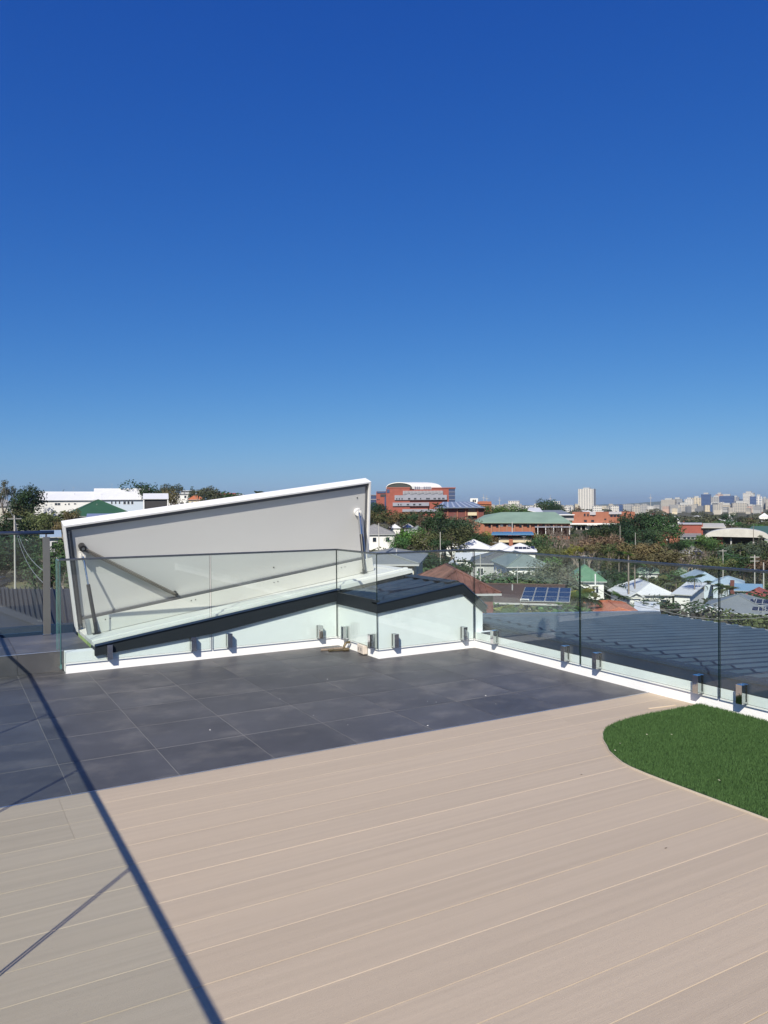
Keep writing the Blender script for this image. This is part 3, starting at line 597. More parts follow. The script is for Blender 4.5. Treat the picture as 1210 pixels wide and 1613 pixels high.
def house(label,pl,pr,pe,ptop,D,wallm,roofm,kind='hip',dep=None,rot=0,wh=None,oh=.45,rib=0,wins=None,name='house',cat='house',capm=None,keep=None,clear=True,ht=None):
    """eave line from pl to pr at height pe (photo), ridge at ptop, D metres off"""
    D0=D; D=Dm(D); c=at((pl+pr)/2,pe,D); w_=(pr-pl)*D/F; dep=dep*(D/D0)**.8 if dep else None; rr_=R(rot); dep=dep or w_*.7
    w0=(w_-dep*abs(math.sin(rr_)))/abs(math.cos(rr_)) if rot else w_; w0=max(w0,2.5)-2*oh; d0=dep-2*oh
    fw=Vector((c.x,c.y,0)).normalized(); cc=c+fw*(dep/2); g=min(gz(cc.x,cc.y),gz(c.x,c.y))
    dr=D+dep*.5; zr=EYE-((ptop-(793+(605-(pl+pr)/2)*.00698+4.2-4.2))*dr/F)
    zr=at((pl+pr)/2,ptop,dr).z; rh=max(.3,zr-c.z)
    if kind in('flat',): rh=.12
    e=empty(name,label,cat,(cc.x,cc.y,g),face_rz(c)+rr_)
    ze=c.z-g
    if ze<2.2: ze=2.4 if ze<1 else ze
    if wins is None:
        wins=rowwin(w0,max(.4,ze-2.0),max(2,int(w0/2.6)),1.1,1.3)+rowwin(d0,max(.4,ze-2.0),max(2,int(d0/3)),1.1,1.3,'l')+rowwin(d0,max(.4,ze-2.0),max(2,int(d0/3)),1.1,1.3,'r')
        if ze>5.5: wins+=rowwin(w0,max(.4,ze-4.9),max(2,int(w0/3)),1.2,1.2)
    else: wins=[(s_,a,ze+zz,ww,hh) for s_,a,zz,ww,hh in wins]
    block(e,w0,d0,-1.5,ze,wallm,roofm,kind,rh,oh,rib=rib,wins=wins,capm=capm)
    if clear: HB.append((pl-2,pr+2,keep if keep else pe+8,D))
    if w0>5 and rh>.5 and kind in('hip','gablex','gabley'):
        r2=random.Random(label); x=r2.uniform(-.25,.25)*w0
        MB().tube((x,-d0*.18,ze+rh*.3),(x,-d0*.18,ze+rh*.62+.55),.06,6).build('vent_pipe',GUT,e)
        if r2.random()<.55:
            x=r2.uniform(-.2,.2)*w0; m=MB().tube((x,.1,ze+rh*.8),(x,.1,ze+rh+1.7),.025,5)
            for k in range(4): m.box(x-.5+k*.08,x+.5-k*.08,.1+k*.12,.13+k*.12,ze+rh+1.5,ze+rh+1.53)
            m.box(x-.01,x+.01,.1,.5,ze+rh+1.5,ze+rh+1.53); m.build('aerial',GUT,e)
    return e,w0,d0,ze,rh
def solar(e,x,y,z,ux,uy,nx,ny,pw=1.0,ph=1.65,gap=.03):
    """array of panels on a roof slope; ux, uy are the slope's directions"""
    ux=Vector(ux).normalized(); uy=Vector(uy).normalized(); n_=ux.cross(uy); n_=n_ if n_.z>0 else -n_
    me=MB(); MM=frameM(Vector((0,0,0)),ux,uy,n_)
    me.box(0,pw-gap,0,ph-gap,.03,.07,m=1,M=MM); me.box(.035,pw-gap-.035,.035,ph-gap-.035,.0705,.075,M=MM)
    for k in range(1,4): me.box(.035,pw-gap-.035,ph*k/4-.006,ph*k/4+.006,.0752,.0756,m=1,M=MM)
    mesh=me.mesh('solar_panel',[SOLAR,GUT])
    for i in range(nx):
        for j in range(ny):
            o=bpy.data.objects.new('solar_panel',mesh); COL.objects.link(o); o.parent=e; o.location=Vector((x,y,z))+ux*pw*i+uy*ph*j
def slope_front(w0,d0,ze,rh,oh=.45):   # direction up the front slope
    L_=(d0/2+oh); return Vector((0,L_,rh)).normalized()
# --- near row
e,w0,d0,ze,rh=house('cream house with a broad grey hip roof, nearest on the slope right of the hatch',540,686,889,868,33,CREAM,M('weathered_grey_roof',(.22,.235,.235),.55,var=.1,vscale=.5),dep=7.5,rot=-6,rib=0,wins=[('f',.6,-1.1,.7,.6),('f',1.5,-1.1,.6,.6),('f',2.2,-1.1,.6,.6),('r',-2,-1.1,.9,.6),('f',-1.8,-1.1,.9,.6)])
e,w0,d0,ze,rh=house('house with a rusty red ribbed hip roof just beyond the stair housing',632,790,936,894,27,BRICKD,RRUST,dep=6.2,rot=8,rib=.42,wins=[],keep=940)
e,w0,d0,ze,rh=house('low house under a long brown tiled roof carrying the big solar array',732,908,950,921,34,CREAM,RBROWN,kind='gablex',dep=8.5,rot=-5,wins=[('f',-.4,-1.6,1.2,1.4),('f',1.9,-1.6,1.2,1.4),('f',.9,-1.6,.7,1.9)],keep=966,capm=RBROWN)
up=slope_front(w0,d0,ze,rh); L0=up.y*1.0; solar(e,.55,-d0/2-.3,ze+.08+.15*rh/(d0/2+.45),(1,0,0),up,4,3,.98,1.75); 
e,w0,d0,ze,rh=house('house with an orange terracotta tiled roof peeping over the dark ribbed roof',915,1018,971,952,38,BRICKO,RORANGE,dep=6,rot=10,wins=[],keep=969)
e,w0,d0,ze,rh=house('small white shed roof beside the orange tiled roof',1004,1034,965,957,42,WB,RWHITE,kind='skill',dep=4,wins=[],keep=965,name='shed',cat='shed')
# --- second row
e,w0,d0,ze,rh=house('house with a grey-green hip roof and white side wall behind the brown roof',768,868,893,870,60,WB,M('grey_green_roof',(.17,.21,.20),.5,var=.1,vscale=.4),dep=8,rot=12,keep=906)
e,w0,d0,ze,rh=house('wide dark grey roofed house partly behind the grey-green hip roof',738,835,888,868,74,GREYW,RDARK,dep=10,keep=905)
e,w0,d0,ze,rh=house('green roofed house with white walls and six solar panels',888,955,916,890,72,WB,RGREEN,dep=5,rot=5,keep=932)
up=slope_front(w0,d0,ze,rh); solar(e,-.9,-d0/2+.7,ze+.08+1.15*rh/(d0/2+.45),(1,0,0),up,3,2,.7,1.0)
e,w0,d0,ze,rh=house('big white roofed house with a low white gable wing beyond the palms',968,1062,937,915,72,WB,RWHITE,dep=9,rot=14,keep=942)
e,w0,d0,ze,rh=house('white roofed wing with a tall blank white end wall',1058,1114,937,921,66,WB,RWHITE,kind='skill',dep=6,rot=-14,wins=[],keep=968)
e,w0,d0,ze,rh=house('low white gabled roof at the left foot of the big white house',958,1012,940,928,66,WB,RWHITE,kind='gabley',dep=6,rot=20,wins=[],keep=945)
e,w0,d0,ze,rh=house('grey hip roofed house with beige walls, gables and two strips of solar panels',1100,1232,966,936,56,BEIGEW,RGREY,dep=7.5,rot=-6,keep=985,wins=[('f',-2.4,-1.6,1.6,1.2),('f',-.6,-1.6,.8,1.2)])
up=slope_front(w0,d0,ze,rh); solar(e,1.4,-d0/2+2.6,ze+.08+3.05*rh/(d0/2+.45),(1,0,0),up,4,1,.8,1.5); solar(e,1.9,-d0/2+.3,ze+.08+.75*rh/(d0/2+.45),(1,0,0),up,4,1,.8,1.3)
for x,w1,zz in ((-w0/2+1.6,3.4,.0),(.8,2.6,-.9)):
    block(e,w1,1.6,-1.5,ze+zz-.15,BEIGEW,FRAMEM,'gabley',1.0,.3,ox=x,oy=-d0/2-.79,wins=[('f',0,ze+zz-1.7,2.0 if w1>3 else 1.3,1.2)],cap=False,th=.08)
    block(e,w1-.1,1.5,-1.5,ze+zz-.16,BEIGEW,RGREY,'gabley',1.03,.2,ox=x,oy=-d0/2-.70,cap=False,th=.04)
e,w0,d0,ze,rh=house('grey concrete-coloured roof at the right edge below the beige gabled house',1165,1260,1000,976,44,GREYW,RTGREY,dep=6,wins=[],keep=1000)
e,w0,d0,ze,rh=house('pale blue hip roofed house, left of a pair',1070,1136,917,899,104,BLUEW,RBLUE,dep=9,rot=15,keep=922)
e,w0,d0,ze,rh=house('pale blue hip roofed house, right of a pair, with a brick chimney',1122,1172,921,908,98,BLUEW,RBLUE,dep=6,keep=930)
MB().box(-.4,.4,-.4,.4,0,3.2).build('chimney',BRICKD,e).location=(.8,-d0/2-.9,ze-2.2)
e,w0,d0,ze,rh=house('small blue skillion roof right of the pale blue houses',1158,1200,931,922,88,BLUEW,M('sky_blue_roof',(.22,.36,.50),.5),kind='skill',dep=5,keep=934)
e,w0,d0,ze,rh=house('house with a dusty red roof at the right edge among trees',1166,1222,944,926,78,BRICKR,RRED,dep=5,rot=-8,keep=946)
e,w0,d0,ze,rh=house('sage green roof between palms left of the pale blue houses',1003,1038,903,890,118,WB,RSAGE,dep=8,keep=904)
e,w0,d0,ze,rh=house('sage green hip roof with a dark vent beside the pale blue roofs',1058,1092,906,893,122,WB,RSAGE,dep=8,keep=907)
e,w0,d0,ze,rh=house('low green roof behind the green roofed solar house',928,958,910,901,95,WB,RSAGE,dep=5,keep=910)
# --- white roofs right of the centre trees
e,w0,d0,ze,rh=house('white pyramid roofed house standing highest behind the grey roofs',715,778,866,850,118,WB,RWHITE,dep=7,keep=876)
e,w0,d0,ze,rh=house('white hip roofed house just right of the white pyramid roof',770,808,866,855,112,WB,RWHITE,dep=6,keep=868)
e,w0,d0,ze,rh=house('white roofed house with a row of dark solar panels under the blue roof',792,846,869,856,105,WB,RWHITE,dep=6,keep=872)
up=slope_front(w0,d0,ze,rh); solar(e,-1.2,-d0/2+.6,ze+.08+1.05*rh/(d0/2+.45),(1,0,0),up,5,1,.9,1.7)
e,w0,d0,ze,rh=house('white lower roof terrace in front of the white pyramid roof',716,800,882,872,104,WB,RWHITE,dep=5,kind='skill',keep=884)
e,w0,d0,ze,rh=house('white verandah house glimpsed through trees left of the white pyramid',694,732,900,884,80,WB,RWHITE,kind='gabley',dep=5,keep=896)
e,w0,d0,ze,rh=house('grey tiled hip roof house with dark verandah beside the open lid',556,624,842,826,125,WB,RTGREY,dep=9,keep=856)
e,w0,d0,ze,rh=house('dark solar clad roof among the trees in the middle distance',690,722,857,848,135,WB,RDARK,dep=6,keep=858)
# a row of white roofs glimpsed among the trees in the middle
for i,(a,b,pe,pt,D,rm) in enumerate(((586,606,834,828,190,RWHITE),(612,632,832,826,195,RWHITE),(634,652,831,825,185,RWHITE),(648,668,834,828,175,RGREY),(655,676,845,839,160,RWHITE),(672,688,853,847,150,RWHITE),(664,690,861,855,140,RWHITE),(615,640,876,868,95,RWHITE))):
    house(f"{['small white hip roof','short white roof','narrow white roof'][i%3]} glimpsed through the middle trees, {['first','second','third','fourth','fifth','sixth','seventh','eighth'][i]} from the left and down",a,b,pe,pt,D,WB,rm,dep=6,keep=pe+2,wins=[])
e,w0,d0,ze,rh=house('small grey pyramid roof among bare trees left of the power poles',1070,1107,872,858,190,BEIGEW,RTGREY,dep=8,keep=874)
# --- left hill
def wins_at(lst,pc,pe,D): return [('f',(px-pc)*D/F,-(py-pe)*D/F,ww*D/F,hh*D/F) for px,py,ww,hh in lst]
e,w0,d0,ze,rh=house('white weatherboard house under the lower left half of a long white roof',62,158,788,775,158,WB,RWHITE,dep=9,kind='gablex',keep=812,wins=wins_at([(82,801,14,7),(100,800,4,4),(108,800,4,5),(122,799,6,4)],110,788,158))
MB().path([(0,0,0),(0,0,1.6),(.4,0,2.0)],.07,6).build('flue',SHADE,e).location=(-2,0,ze+1.6)
e,w0,d0,ze,rh=house('pale blue walled house under the higher right half of a long white roof',150,236,787,770,160,BLUEW,RWHITE,dep=10,kind='gablex',keep=802,wins=wins_at([(168,798,4,7),(177,798,4,7),(186,798,4,7),(198,799,7,8),(207,799,6,8),(216,799,6,8)],193,787,160))
e,w0,d0,ze,rh=house('white flat verandah roof on posts right of the long white roof',226,265,786,777,152,SHADE,RWHITE,dep=4,kind='skill',keep=800,wins=[],name='verandah',cat='verandah')
for x in (-w0/2-.2,w0/2+.2): MB().box(x-.15,x+.15,-d0/2-.4,-d0/2-.1,-1,ze).build('post',FRAMEM,e)
e,w0,d0,ze,rh=house('small red tiled roof at the left end of the long white house',51,70,800,784,166,WB,RRED,dep=6,kind='gabley',keep=803,wins=[])
e,w0,d0,ze,rh=house('dark green hip roofed house in front of the long white roof',96,214,813,787,132,CREAM,RDGREEN,dep=13,keep=818,rot=6)
e,w0,d0,ze,rh=house('blue framed glazed pavilion roof at the foot of the green roof',138,206,817,809,122,BLUEW,M('blue_grey_roof',(.20,.24,.36),.4),dep=6,kind='skill',keep=822,wins=[],name='pavilion',cat='pavilion')
e,w0,d0,ze,rh=house('grey roofed house at the far left edge among trees',-14,24,797,785,175,BEIGEW,RTGREY,dep=8,keep=800)
e,w0,d0,ze,rh=house('small cream house low among the left trees',26,46,826,820,128,CREAM,FRAMEM,dep=4,keep=830,kind='flat')
e,w0,d0,ze,rh=house('small white roofed house under the cream one on the left slope',35,54,836,831,118,WB,RWHITE,dep=4,keep=842,kind='flat')
e,w0,d0,ze,rh=house('blue-grey shed roof beside the flat railing post',64,96,846,836,70,GREYW,RBLUE,dep=4,keep=870,kind='skill')
# hilltop houses behind the lid
for lb_,a,b,pe,pt,D,wm_,rm,kd in (('white modern flat roofed house with terraces on the hilltop',266,318,778,770,230,WB,RWHITE,'flat'),('white cube upper storey on the hilltop house',250,268,774,769,240,WB,RWHITE,'flat'),('orange tiled roof on the hilltop left of the feathery tree',296,322,787,779,205,CREAM,RORANGE,'hip'),('grey flat roofed house on the hilltop',284,308,773,769,250,GREYW,RWHITE,'flat'),('red tiled roof on the hilltop right of the feathery tree',340,372,783,777,215,CREAM,RRED,'gablex'),('white box house on the hilltop skyline',335,348,777,769,240,WB,RWHITE,'flat'),('low white roof at the right end of the hilltop',362,384,782,778,225,WB,RWHITE,'skill')):
    house(lb_,a,b,pe,pt,D,wm_,rm,dep=8,kind=kd,keep=pe+8)
# ------------------------------------------------------------------ large buildings in the middle distance
class Bld:
    def __init__(s,label,pc,pb,D,cat='building',name='building',rot=0,keep=None,px=None):
        s.q=Dm(D)/D; D=Dm(D); p=at(pc,pb,D); s.pc,s.pb,s.D=pc,pb,D; s.k=D/F; s.e=empty(name,label,cat,p,face_rz(p)+R(rot))
        if px: HB.append((px[0],px[1],keep or pb,D))
    def X(s,px): return (px-s.pc)*s.k
    def Z(s,py): return (s.pb-py)*s.k
    def box(s,part,mt,x0,x1,y0,y1,near=0,deep=10,par=None):
        """x0..x1, y0 (top)..y1 (bottom) in photo pixels; near = metres in front of the reference plane"""
        return MB().box(s.X(x0),s.X(x1),-near*s.q,deep*s.q,s.Z(y1),s.Z(y0)).build(part,mt,par or s.e)
    def wins(s,xs_,y0,y1,w_,near=.2,mt=None,part='window'):
        for x in xs_: MB().box(s.X(x),s.X(x+w_),-near*s.q-.12,-near*s.q+.3,s.Z(y1),s.Z(y0)).build(part,mt or WINM,s.e)
    def roofp(s,part,mt,pts,th=.3):
        m=MB(); lo=[(s.X(x),d*s.q,s.Z(y)-th) for x,y,d in pts]; hi=[(s.X(x),d*s.q,s.Z(y)) for x,y,d in pts]; k=len(pts)
        m.raw(lo+hi,[tuple(range(k-1,-1,-1)),tuple(range(k,2*k))]+[(i,(i+1)%k,k+(i+1)%k,k+i) for i in range(k)]); return m.build(part,mt,s.e)
GREYC=M('grey_cladding',(.27,.28,.33),.4,var=.08,vscale=.3); BLUEG=mat('blue_glass',(.03,.06,.14),.1,spec=.9); LOUV=M('pale_louvre',(.40,.39,.42),.5)
b=Bld('large red brick university style building with a white vaulted roof',655,812,350,px=(592,720),keep=806)
b.box('wall',BRICKR,593,609,774,815,0,18); b.box('wall',BRICKR,608.5,646,768.5,815,.6,18); b.box('wall',BRICKR,645.8,707,770,815,0,18)
b.box('roof_parapet',M('brick_light',(.40,.12,.08)),608,646.5,767.6,768.6,.8,18.3)
b.box('roof_parapet',GREYC,593,608,773,774,.2,18); b.box('parapet_glass',BLUEG,594,608,773.5,776.5,.25,2)
b.box('glass_corner',BLUEG,707,717,769.5,812,-.2,16); b.box('roof_parapet',BRICKR,680,718,768.3,769.8,.3,17)
for y in (775,781,787,793,799,805): b.box('floor_band',GREYC,707,717,y,y+.6,.0,.4)
b.box('recess',SHADE,599.5,608.3,778,782,.2,1); b.box('glass_strip',BLUEG,606,608.3,782,808,.2,1); b.box('glass_corner',BLUEG,609.5,614,770.5,776,.8,1.2)
b.box('cladding_band',GREYC,622,704,780,787.5,1.2,1); b.box('cladding_band',GREYC,635,698,773.5,780.2,1.0,1); b.box('cladding_band',GREYC,619,676,791.5,797,1.3,1); b.box('cladding_band',GREYC,634,690,802,806,1.3,1)
for i in range(28): b.box('fin',LOUV,636+i*2.2,636.8+i*2.2,773,778.5-(i%5)*.5,1.6,-1.1)
for xs_ in ([624.5,628.5,632.8],[643,644.8,652.5,654.4],[662],[671.5,673.5,675.5],[683,685],[690,692],[696.5,698.5]): b.wins(xs_,784.4,786.6,1.7,1.25)
b.wins([627,631,641,643,651,652.8,660,662],793.6,795.8,1.7,1.35); b.wins([594,596.5],785.5,787.3,1.5,.05)
# vaulted roof, its dark glazed end to the left
def arc(x0,x1,yb,yt,n_=14): return [(x0+(x1-x0)*(.5-.5*math.cos(math.pi*i/n_)), yb-(yb-yt)*math.sin(math.pi*i/n_)**.8) for i in range(n_+1)]
A1=arc(608.5,650,769,759.5); A2=arc(640,698,770,758.6)
m=MB()
for i in range(len(A1)-1):
    (x0,y0),(x1,y1)=A1[i],A1[i+1]; (u0,v0),(u1,v1)=A2[i],A2[i+1]
    m.poly([(b.X(x0),-1.5,b.Z(y0)),(b.X(x1),-1.5,b.Z(y1)),(b.X(u1),16,b.Z(v1)),(b.X(u0),16,b.Z(v0))]); m.poly([(b.X(x0),-1.5,b.Z(y0)-.5),(b.X(x1),-1.5,b.Z(y1)-.5),(b.X(u1),16,b.Z(v1)-.5),(b.X(u0),16,b.Z(v0)-.5)])
    m.poly([(b.X(x0),-1.5,b.Z(y0)),(b.X(x1),-1.5,b.Z(y1)),(b.X(x1),-1.5,b.Z(y1)-.5),(b.X(x0),-1.5,b.Z(y0)-.5)])
m.build('vault_roof',M('white_vault',(.78,.77,.73),.4),b.e)
m=MB(); m.raw([(b.X(x),-.8,b.Z(y)-.4) for x,y in A1]+[(b.X(x),.2,b.Z(y)-.4) for x,y in A1],[tuple(range(len(A1))),tuple(range(2*len(A1)-1,len(A1)-1,-1))]); m.build('vault_glazing',M('dark_gable',(.05,.055,.05),.4),b.e)
b.box('plant_room',LOUV,652,680,767,771,.1,6); b.wins([654,657,660,668,671,674,677],766.5,770.5,1.2,.2,BLUEG)
b=Bld('low blue glass wing left of the red brick building',586,800,365,px=(578,594),keep=795); b.box('wall',BLUEG,575,593,780,806,0,14); b.box('roof',GREYC,574,593.2,779.2,780.2,.4,14.5); b.box('floor_band',GREYC,575,593,786,787.2,.3,.2)
b=Bld('dark brick building with a striped blue-grey roof beside the vaulted building',725,828,290,px=(694,764),keep=812)
b.box('wall',BRICKD,692,762,799,830,0,16); b.roofp('roof',M('blue_grey_metal',(.17,.21,.29),.4),[(685,799.5,-2),(764,799.5,-2),(745,790,14),(697,790,14)])
for i in range(7): b.roofp('skylight_strip',M('pale_strip_roof',(.40,.44,.50),.3),[(694+i*10,799,-1.9),(697.5+i*10,799,-1.9),(699+i*6.6,790.6,13),(697+i*6.6,790.6,13)],th=-.15)
for x in (705,720,733,752): b.box('pilaster',BRICKO,x,x+1.4,800,826,.4,.3)
b.box('balcony',CREAM,737,751,807,812,1.5,1); b.wins([738,742,746],801.5,806,3,.1); b.wins([724,727],803,806,2.4,.1)
b=Bld('small white rooftop plant house with dark window on the skyline',747,800,380); b.box('wall',WB,741,753,785,793,0,5); b.wins([744.5,747.5],787,791,2.4,.05); b.box('wall',BRICKO,752,774,790,806,0,8); b.roofp('roof',RORANGE,[(752,793,-.5),(775,794,-.5),(768,789.5,8),(756,789.5,8)])
b=Bld('long sage green roofed orange brick school hall',822,840,205,px=(742,900),keep=836)
b.box('wall',BRICKO,752,896,822,850,0,14); b.roofp('roof',RSAGE,[(742,822.5,-1.2),(899,823.5,-1.2),(875,807,9),(789,807,9)]); b.roofp('roof_side',RSAGE,[(742,822.5,-1.2),(789,807,9),(760,812,14)])
for x in range(762,896,12): b.box('pier',M('brick_pier',(.30,.15,.10)),x,x+2.2,824,842,.5,.4)
b.wins([770,782,806,818,830,842,854,866],826,830.5,6,.1,mt=WINM); b.wins([788,800],826,829,5,.12,mt=FRAMEM)
b.box('awning',GREYC,842,898,829,830.5,3,2.8)
for x in (846,858,870,882,894): b.box('post',FRAMEM,x,x+.9,830,842,2.9,-2.6)
b=Bld('orange brick wing with a pale eave joined to the left of the sage green hall',745,845,190,px=(738,762),keep=834); b.roofp('wall',BRICKO,[(738,818,-1),(762,826,-1),(762,829,8),(738,820,8)],th=5)
b=Bld('white building with a flat bright blue roof and balcony among yellow trees',808,862,165,px=(772,842),keep=859)
b.box('wall',WB,786,838,846,866,0,9); b.box('roof',M('bright_blue_roof',(.07,.19,.36),.5),775,840,840,842.5,1.5,10); b.box('dark_opening',SHADE,789,836,845.5,848.5,.15,.1); b.box('balcony',CREAM,788,837,850.5,854,1.2,1); b.box('dark_opening',SHADE,789,836,856,860,.15,.1); b.box('pillar',BRICKO,802,808,849,864,1.3,1)
b=Bld('long orange brick modernist block with white sun hoods and open undercroft',950,842,300,px=(903,1000),keep=826)
b.box('wall',BRICKO,903,998,806.5,824,0,16); b.box('roof_edge',LOUV,930,939,806,811,.6,1); b.box('roof_edge',LOUV,959,978,806,810,.6,1); b.box('white_eave',FRAMEM,898,960,824,826,2.5,2)
for x in (921,926,934,982,990): b.wins([x],809,813,2.4,.1)
for x in (921,932): b.wins([x],819,822,4.5,.1)
b.wins([961,966,971],811,814,4,.1); b.wins([952,980,986],817,819,3,.1)
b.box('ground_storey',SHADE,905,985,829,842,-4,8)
for x in (903,909,916,923,934,946,958): b.box('column',CONC,x,x+1.6,826,844,.8,1)
b.box('white_wall',WB,925,931,829,842,.2,.3)
b=Bld('grey metal roofed hall with white edge behind the sage green roof',870,815,250,px=(832,903),keep=808); b.roofp('roof',RGREY,[(858,811,-1),(903,811.5,-1),(885,804,14),(845,804,14)]); b.roofp('white_roof',RWHITE,[(832,803,-1),(858,809,-1),(850,800,12),(833,799,12)]); b.box('wall',GREYW,857,903,811,820,0,10); b.box('white_fascia',FRAMEM,857,904,810.3,811.6,1.2,.3)
b=Bld('orange brick hall with a grey roofed annex left of the white curved roof',1100,856,255,px=(1034,1142),keep=851)
b.box('wall',BRICKR,1071,1107,826,845,-6,20); b.box('roof_edge',LOUV,1070,1106,825.4,826.8,-5.5,20.5); b.box('wall',BRICKO,1036,1073,841,858,0,12); b.roofp('roof',RGREY,[(1071,845,-.5),(1106,845,-.5),(1103,838.5,10),(1072,838.5,10)]); b.box('wall',GREYW,1105,1140,829,842,-8,20); b.roofp('roof',CONC,[(1105,831,5),(1141,831,5),(1139,826,18),(1106,826,18)],th=.5); b.box('wall',GREYW,1073,1106,845,850,.2,2)
b.box('low_wall',BRICKO,1040,1055,851,858,.8,1); b.wins([1078,1084,1090],846,849,4,.3); b.wins([1110,1118,1126],834,837,6,7.9); b.box('white_box',WB,1053,1056,848,852,1.2,2)
b=Bld('pale curved vault roof on brick piers beside the dark green roof',1155,856,235,px=(1112,1210),keep=853)
m=MB(); A=arc(1112,1208,849.5,832.5,20)
for i in range(20):
    (x0,y0),(x1,y1)=A[i],A[i+1]; m.raw([(b.X(x0),-2,b.Z(y0)),(b.X(x1),-2,b.Z(y1)),(b.X(x1),12,b.Z(y1)),(b.X(x0),12,b.Z(y0)),(b.X(x0),-2,b.Z(y0)-.4),(b.X(x1),-2,b.Z(y1)-.4),(b.X(x1),12,b.Z(y1)-.4),(b.X(x0),12,b.Z(y0)-.4)],[(0,1,2,3),(7,6,5,4),(0,4,5,1),(2,6,7,3)])
m.build('vault_roof',M('weathered_vault',(.55,.54,.50),.6,var=.12,vscale=.3),b.e); m=MB(); A_=[(x,max(y,833)) for x,y in arc(1113,1207,848.5,833.3,20)]; m.raw([(b.X(x),-1.9*b.q,b.Z(y)) for x,y in A_]+[(b.X(x),-1.2*b.q,b.Z(y)) for x,y in A_]+[(b.X(1190),-1.9*b.q,b.Z(846)),(b.X(1125),-1.9*b.q,b.Z(845)),(b.X(1190),-1.2*b.q,b.Z(846)),(b.X(1125),-1.2*b.q,b.Z(845))],[tuple(range(21))+(42,43),tuple(range(41,20,-1))+(45,44)]); m.build('vault_end',M('weathered_vault_end',(.50,.49,.45),.6,var=.12,vscale=.3),b.e); b.box('shade_wall',SHADE,1118,1200,846,858,-4,8); b.box('pier',BRICKR,1131,1140,845.5,858,-.5,2); b.box('pier',GREYW,1151,1153,847,858,.2,1); b.box('pier',WB,1183,1185,848,858,.2,1)
b=Bld('broad dark green roof at the right edge behind the curved vault',1215,850,262,px=(1168,1230),keep=846); b.roofp('roof',M('forest_green_roof',(.06,.12,.09),.5),[(1166,850,0),(1260,850,0),(1255,831,20),(1186,831,20)]); b.box('wall',GREYW,1180,1260,850,856,1,6)
# ------------------------------------------------------------------ city
def tower(label,x0,x1,yt,yb,D,mt,deep=None,floors=8,cols=0,band=None,group=None,name='office_tower',cat='tower',cap=None):
    D=Dm(D); pc=(x0+x1)/2; p=at(pc,yb,D); e=empty(name,label,cat,p,face_rz(p)+R(random.uniform(-14,14)),group); w_=(x1-x0)*D/F; h_=(yb-yt)*D/F; deep=deep or w_*.7
    MB().box(-w_/2,w_/2,0,deep,-12,h_).build('wall',mt,e)
    m=MB(); bm_=band or WINM; fh=h_/floors
    for i in range(floors):
        z0=i*fh+fh*.35; z1=i*fh+fh*.85
        if cols:
            for c in range(cols):
                a=-w_/2+w_*(c+.18)/cols; b2=-w_/2+w_*(c+.82)/cols; m.box(a,b2,-.06,-.0,z0,z1)
        else: m.box(-w_/2+w_*.04,w_/2-w_*.04,-.06,0,z0,z1)
        m.box(-w_/2-.06,-w_/2,deep*.1,deep*.9,z0,z1); m.box(w_/2,w_/2+.06,deep*.1,deep*.9,z0,z1)
    m.build('windows',bm_,e)['kind']='stuff'
    if cap: MB().box(-w_*cap/2,w_*cap/2,deep*.2,deep*.8,h_,h_+fh*1.2).build('plant_room',GREYW,e)
    return e
CW=M('city_white',(.62,.60,.56)); CG=M('city_grey',(.33,.33,.33)); CB=M('city_beige',(.42,.39,.34)); CC=M('city_cream',(.60,.52,.38)); CP=M('city_pink',(.48,.33,.27)); CBL=M('city_blue_glass',(.035,.06,.15),.15); CDG=M('city_dark',(.12,.13,.15)); WB2=M('city_window',(.16,.17,.19),.3); WB3=M('city_window_blue',(.07,.12,.24),.2)
e=tower('tall white ribbed residential tower standing alone left of the skyline',911,935,770,803,900,CW,floors=20,cols=6,band=WB2,cap=.4,name='white_tower')
MB().path([(0,4,0),(0,4,5)],.25,6).build('mast',CG,e).location=(2,0,24.5)
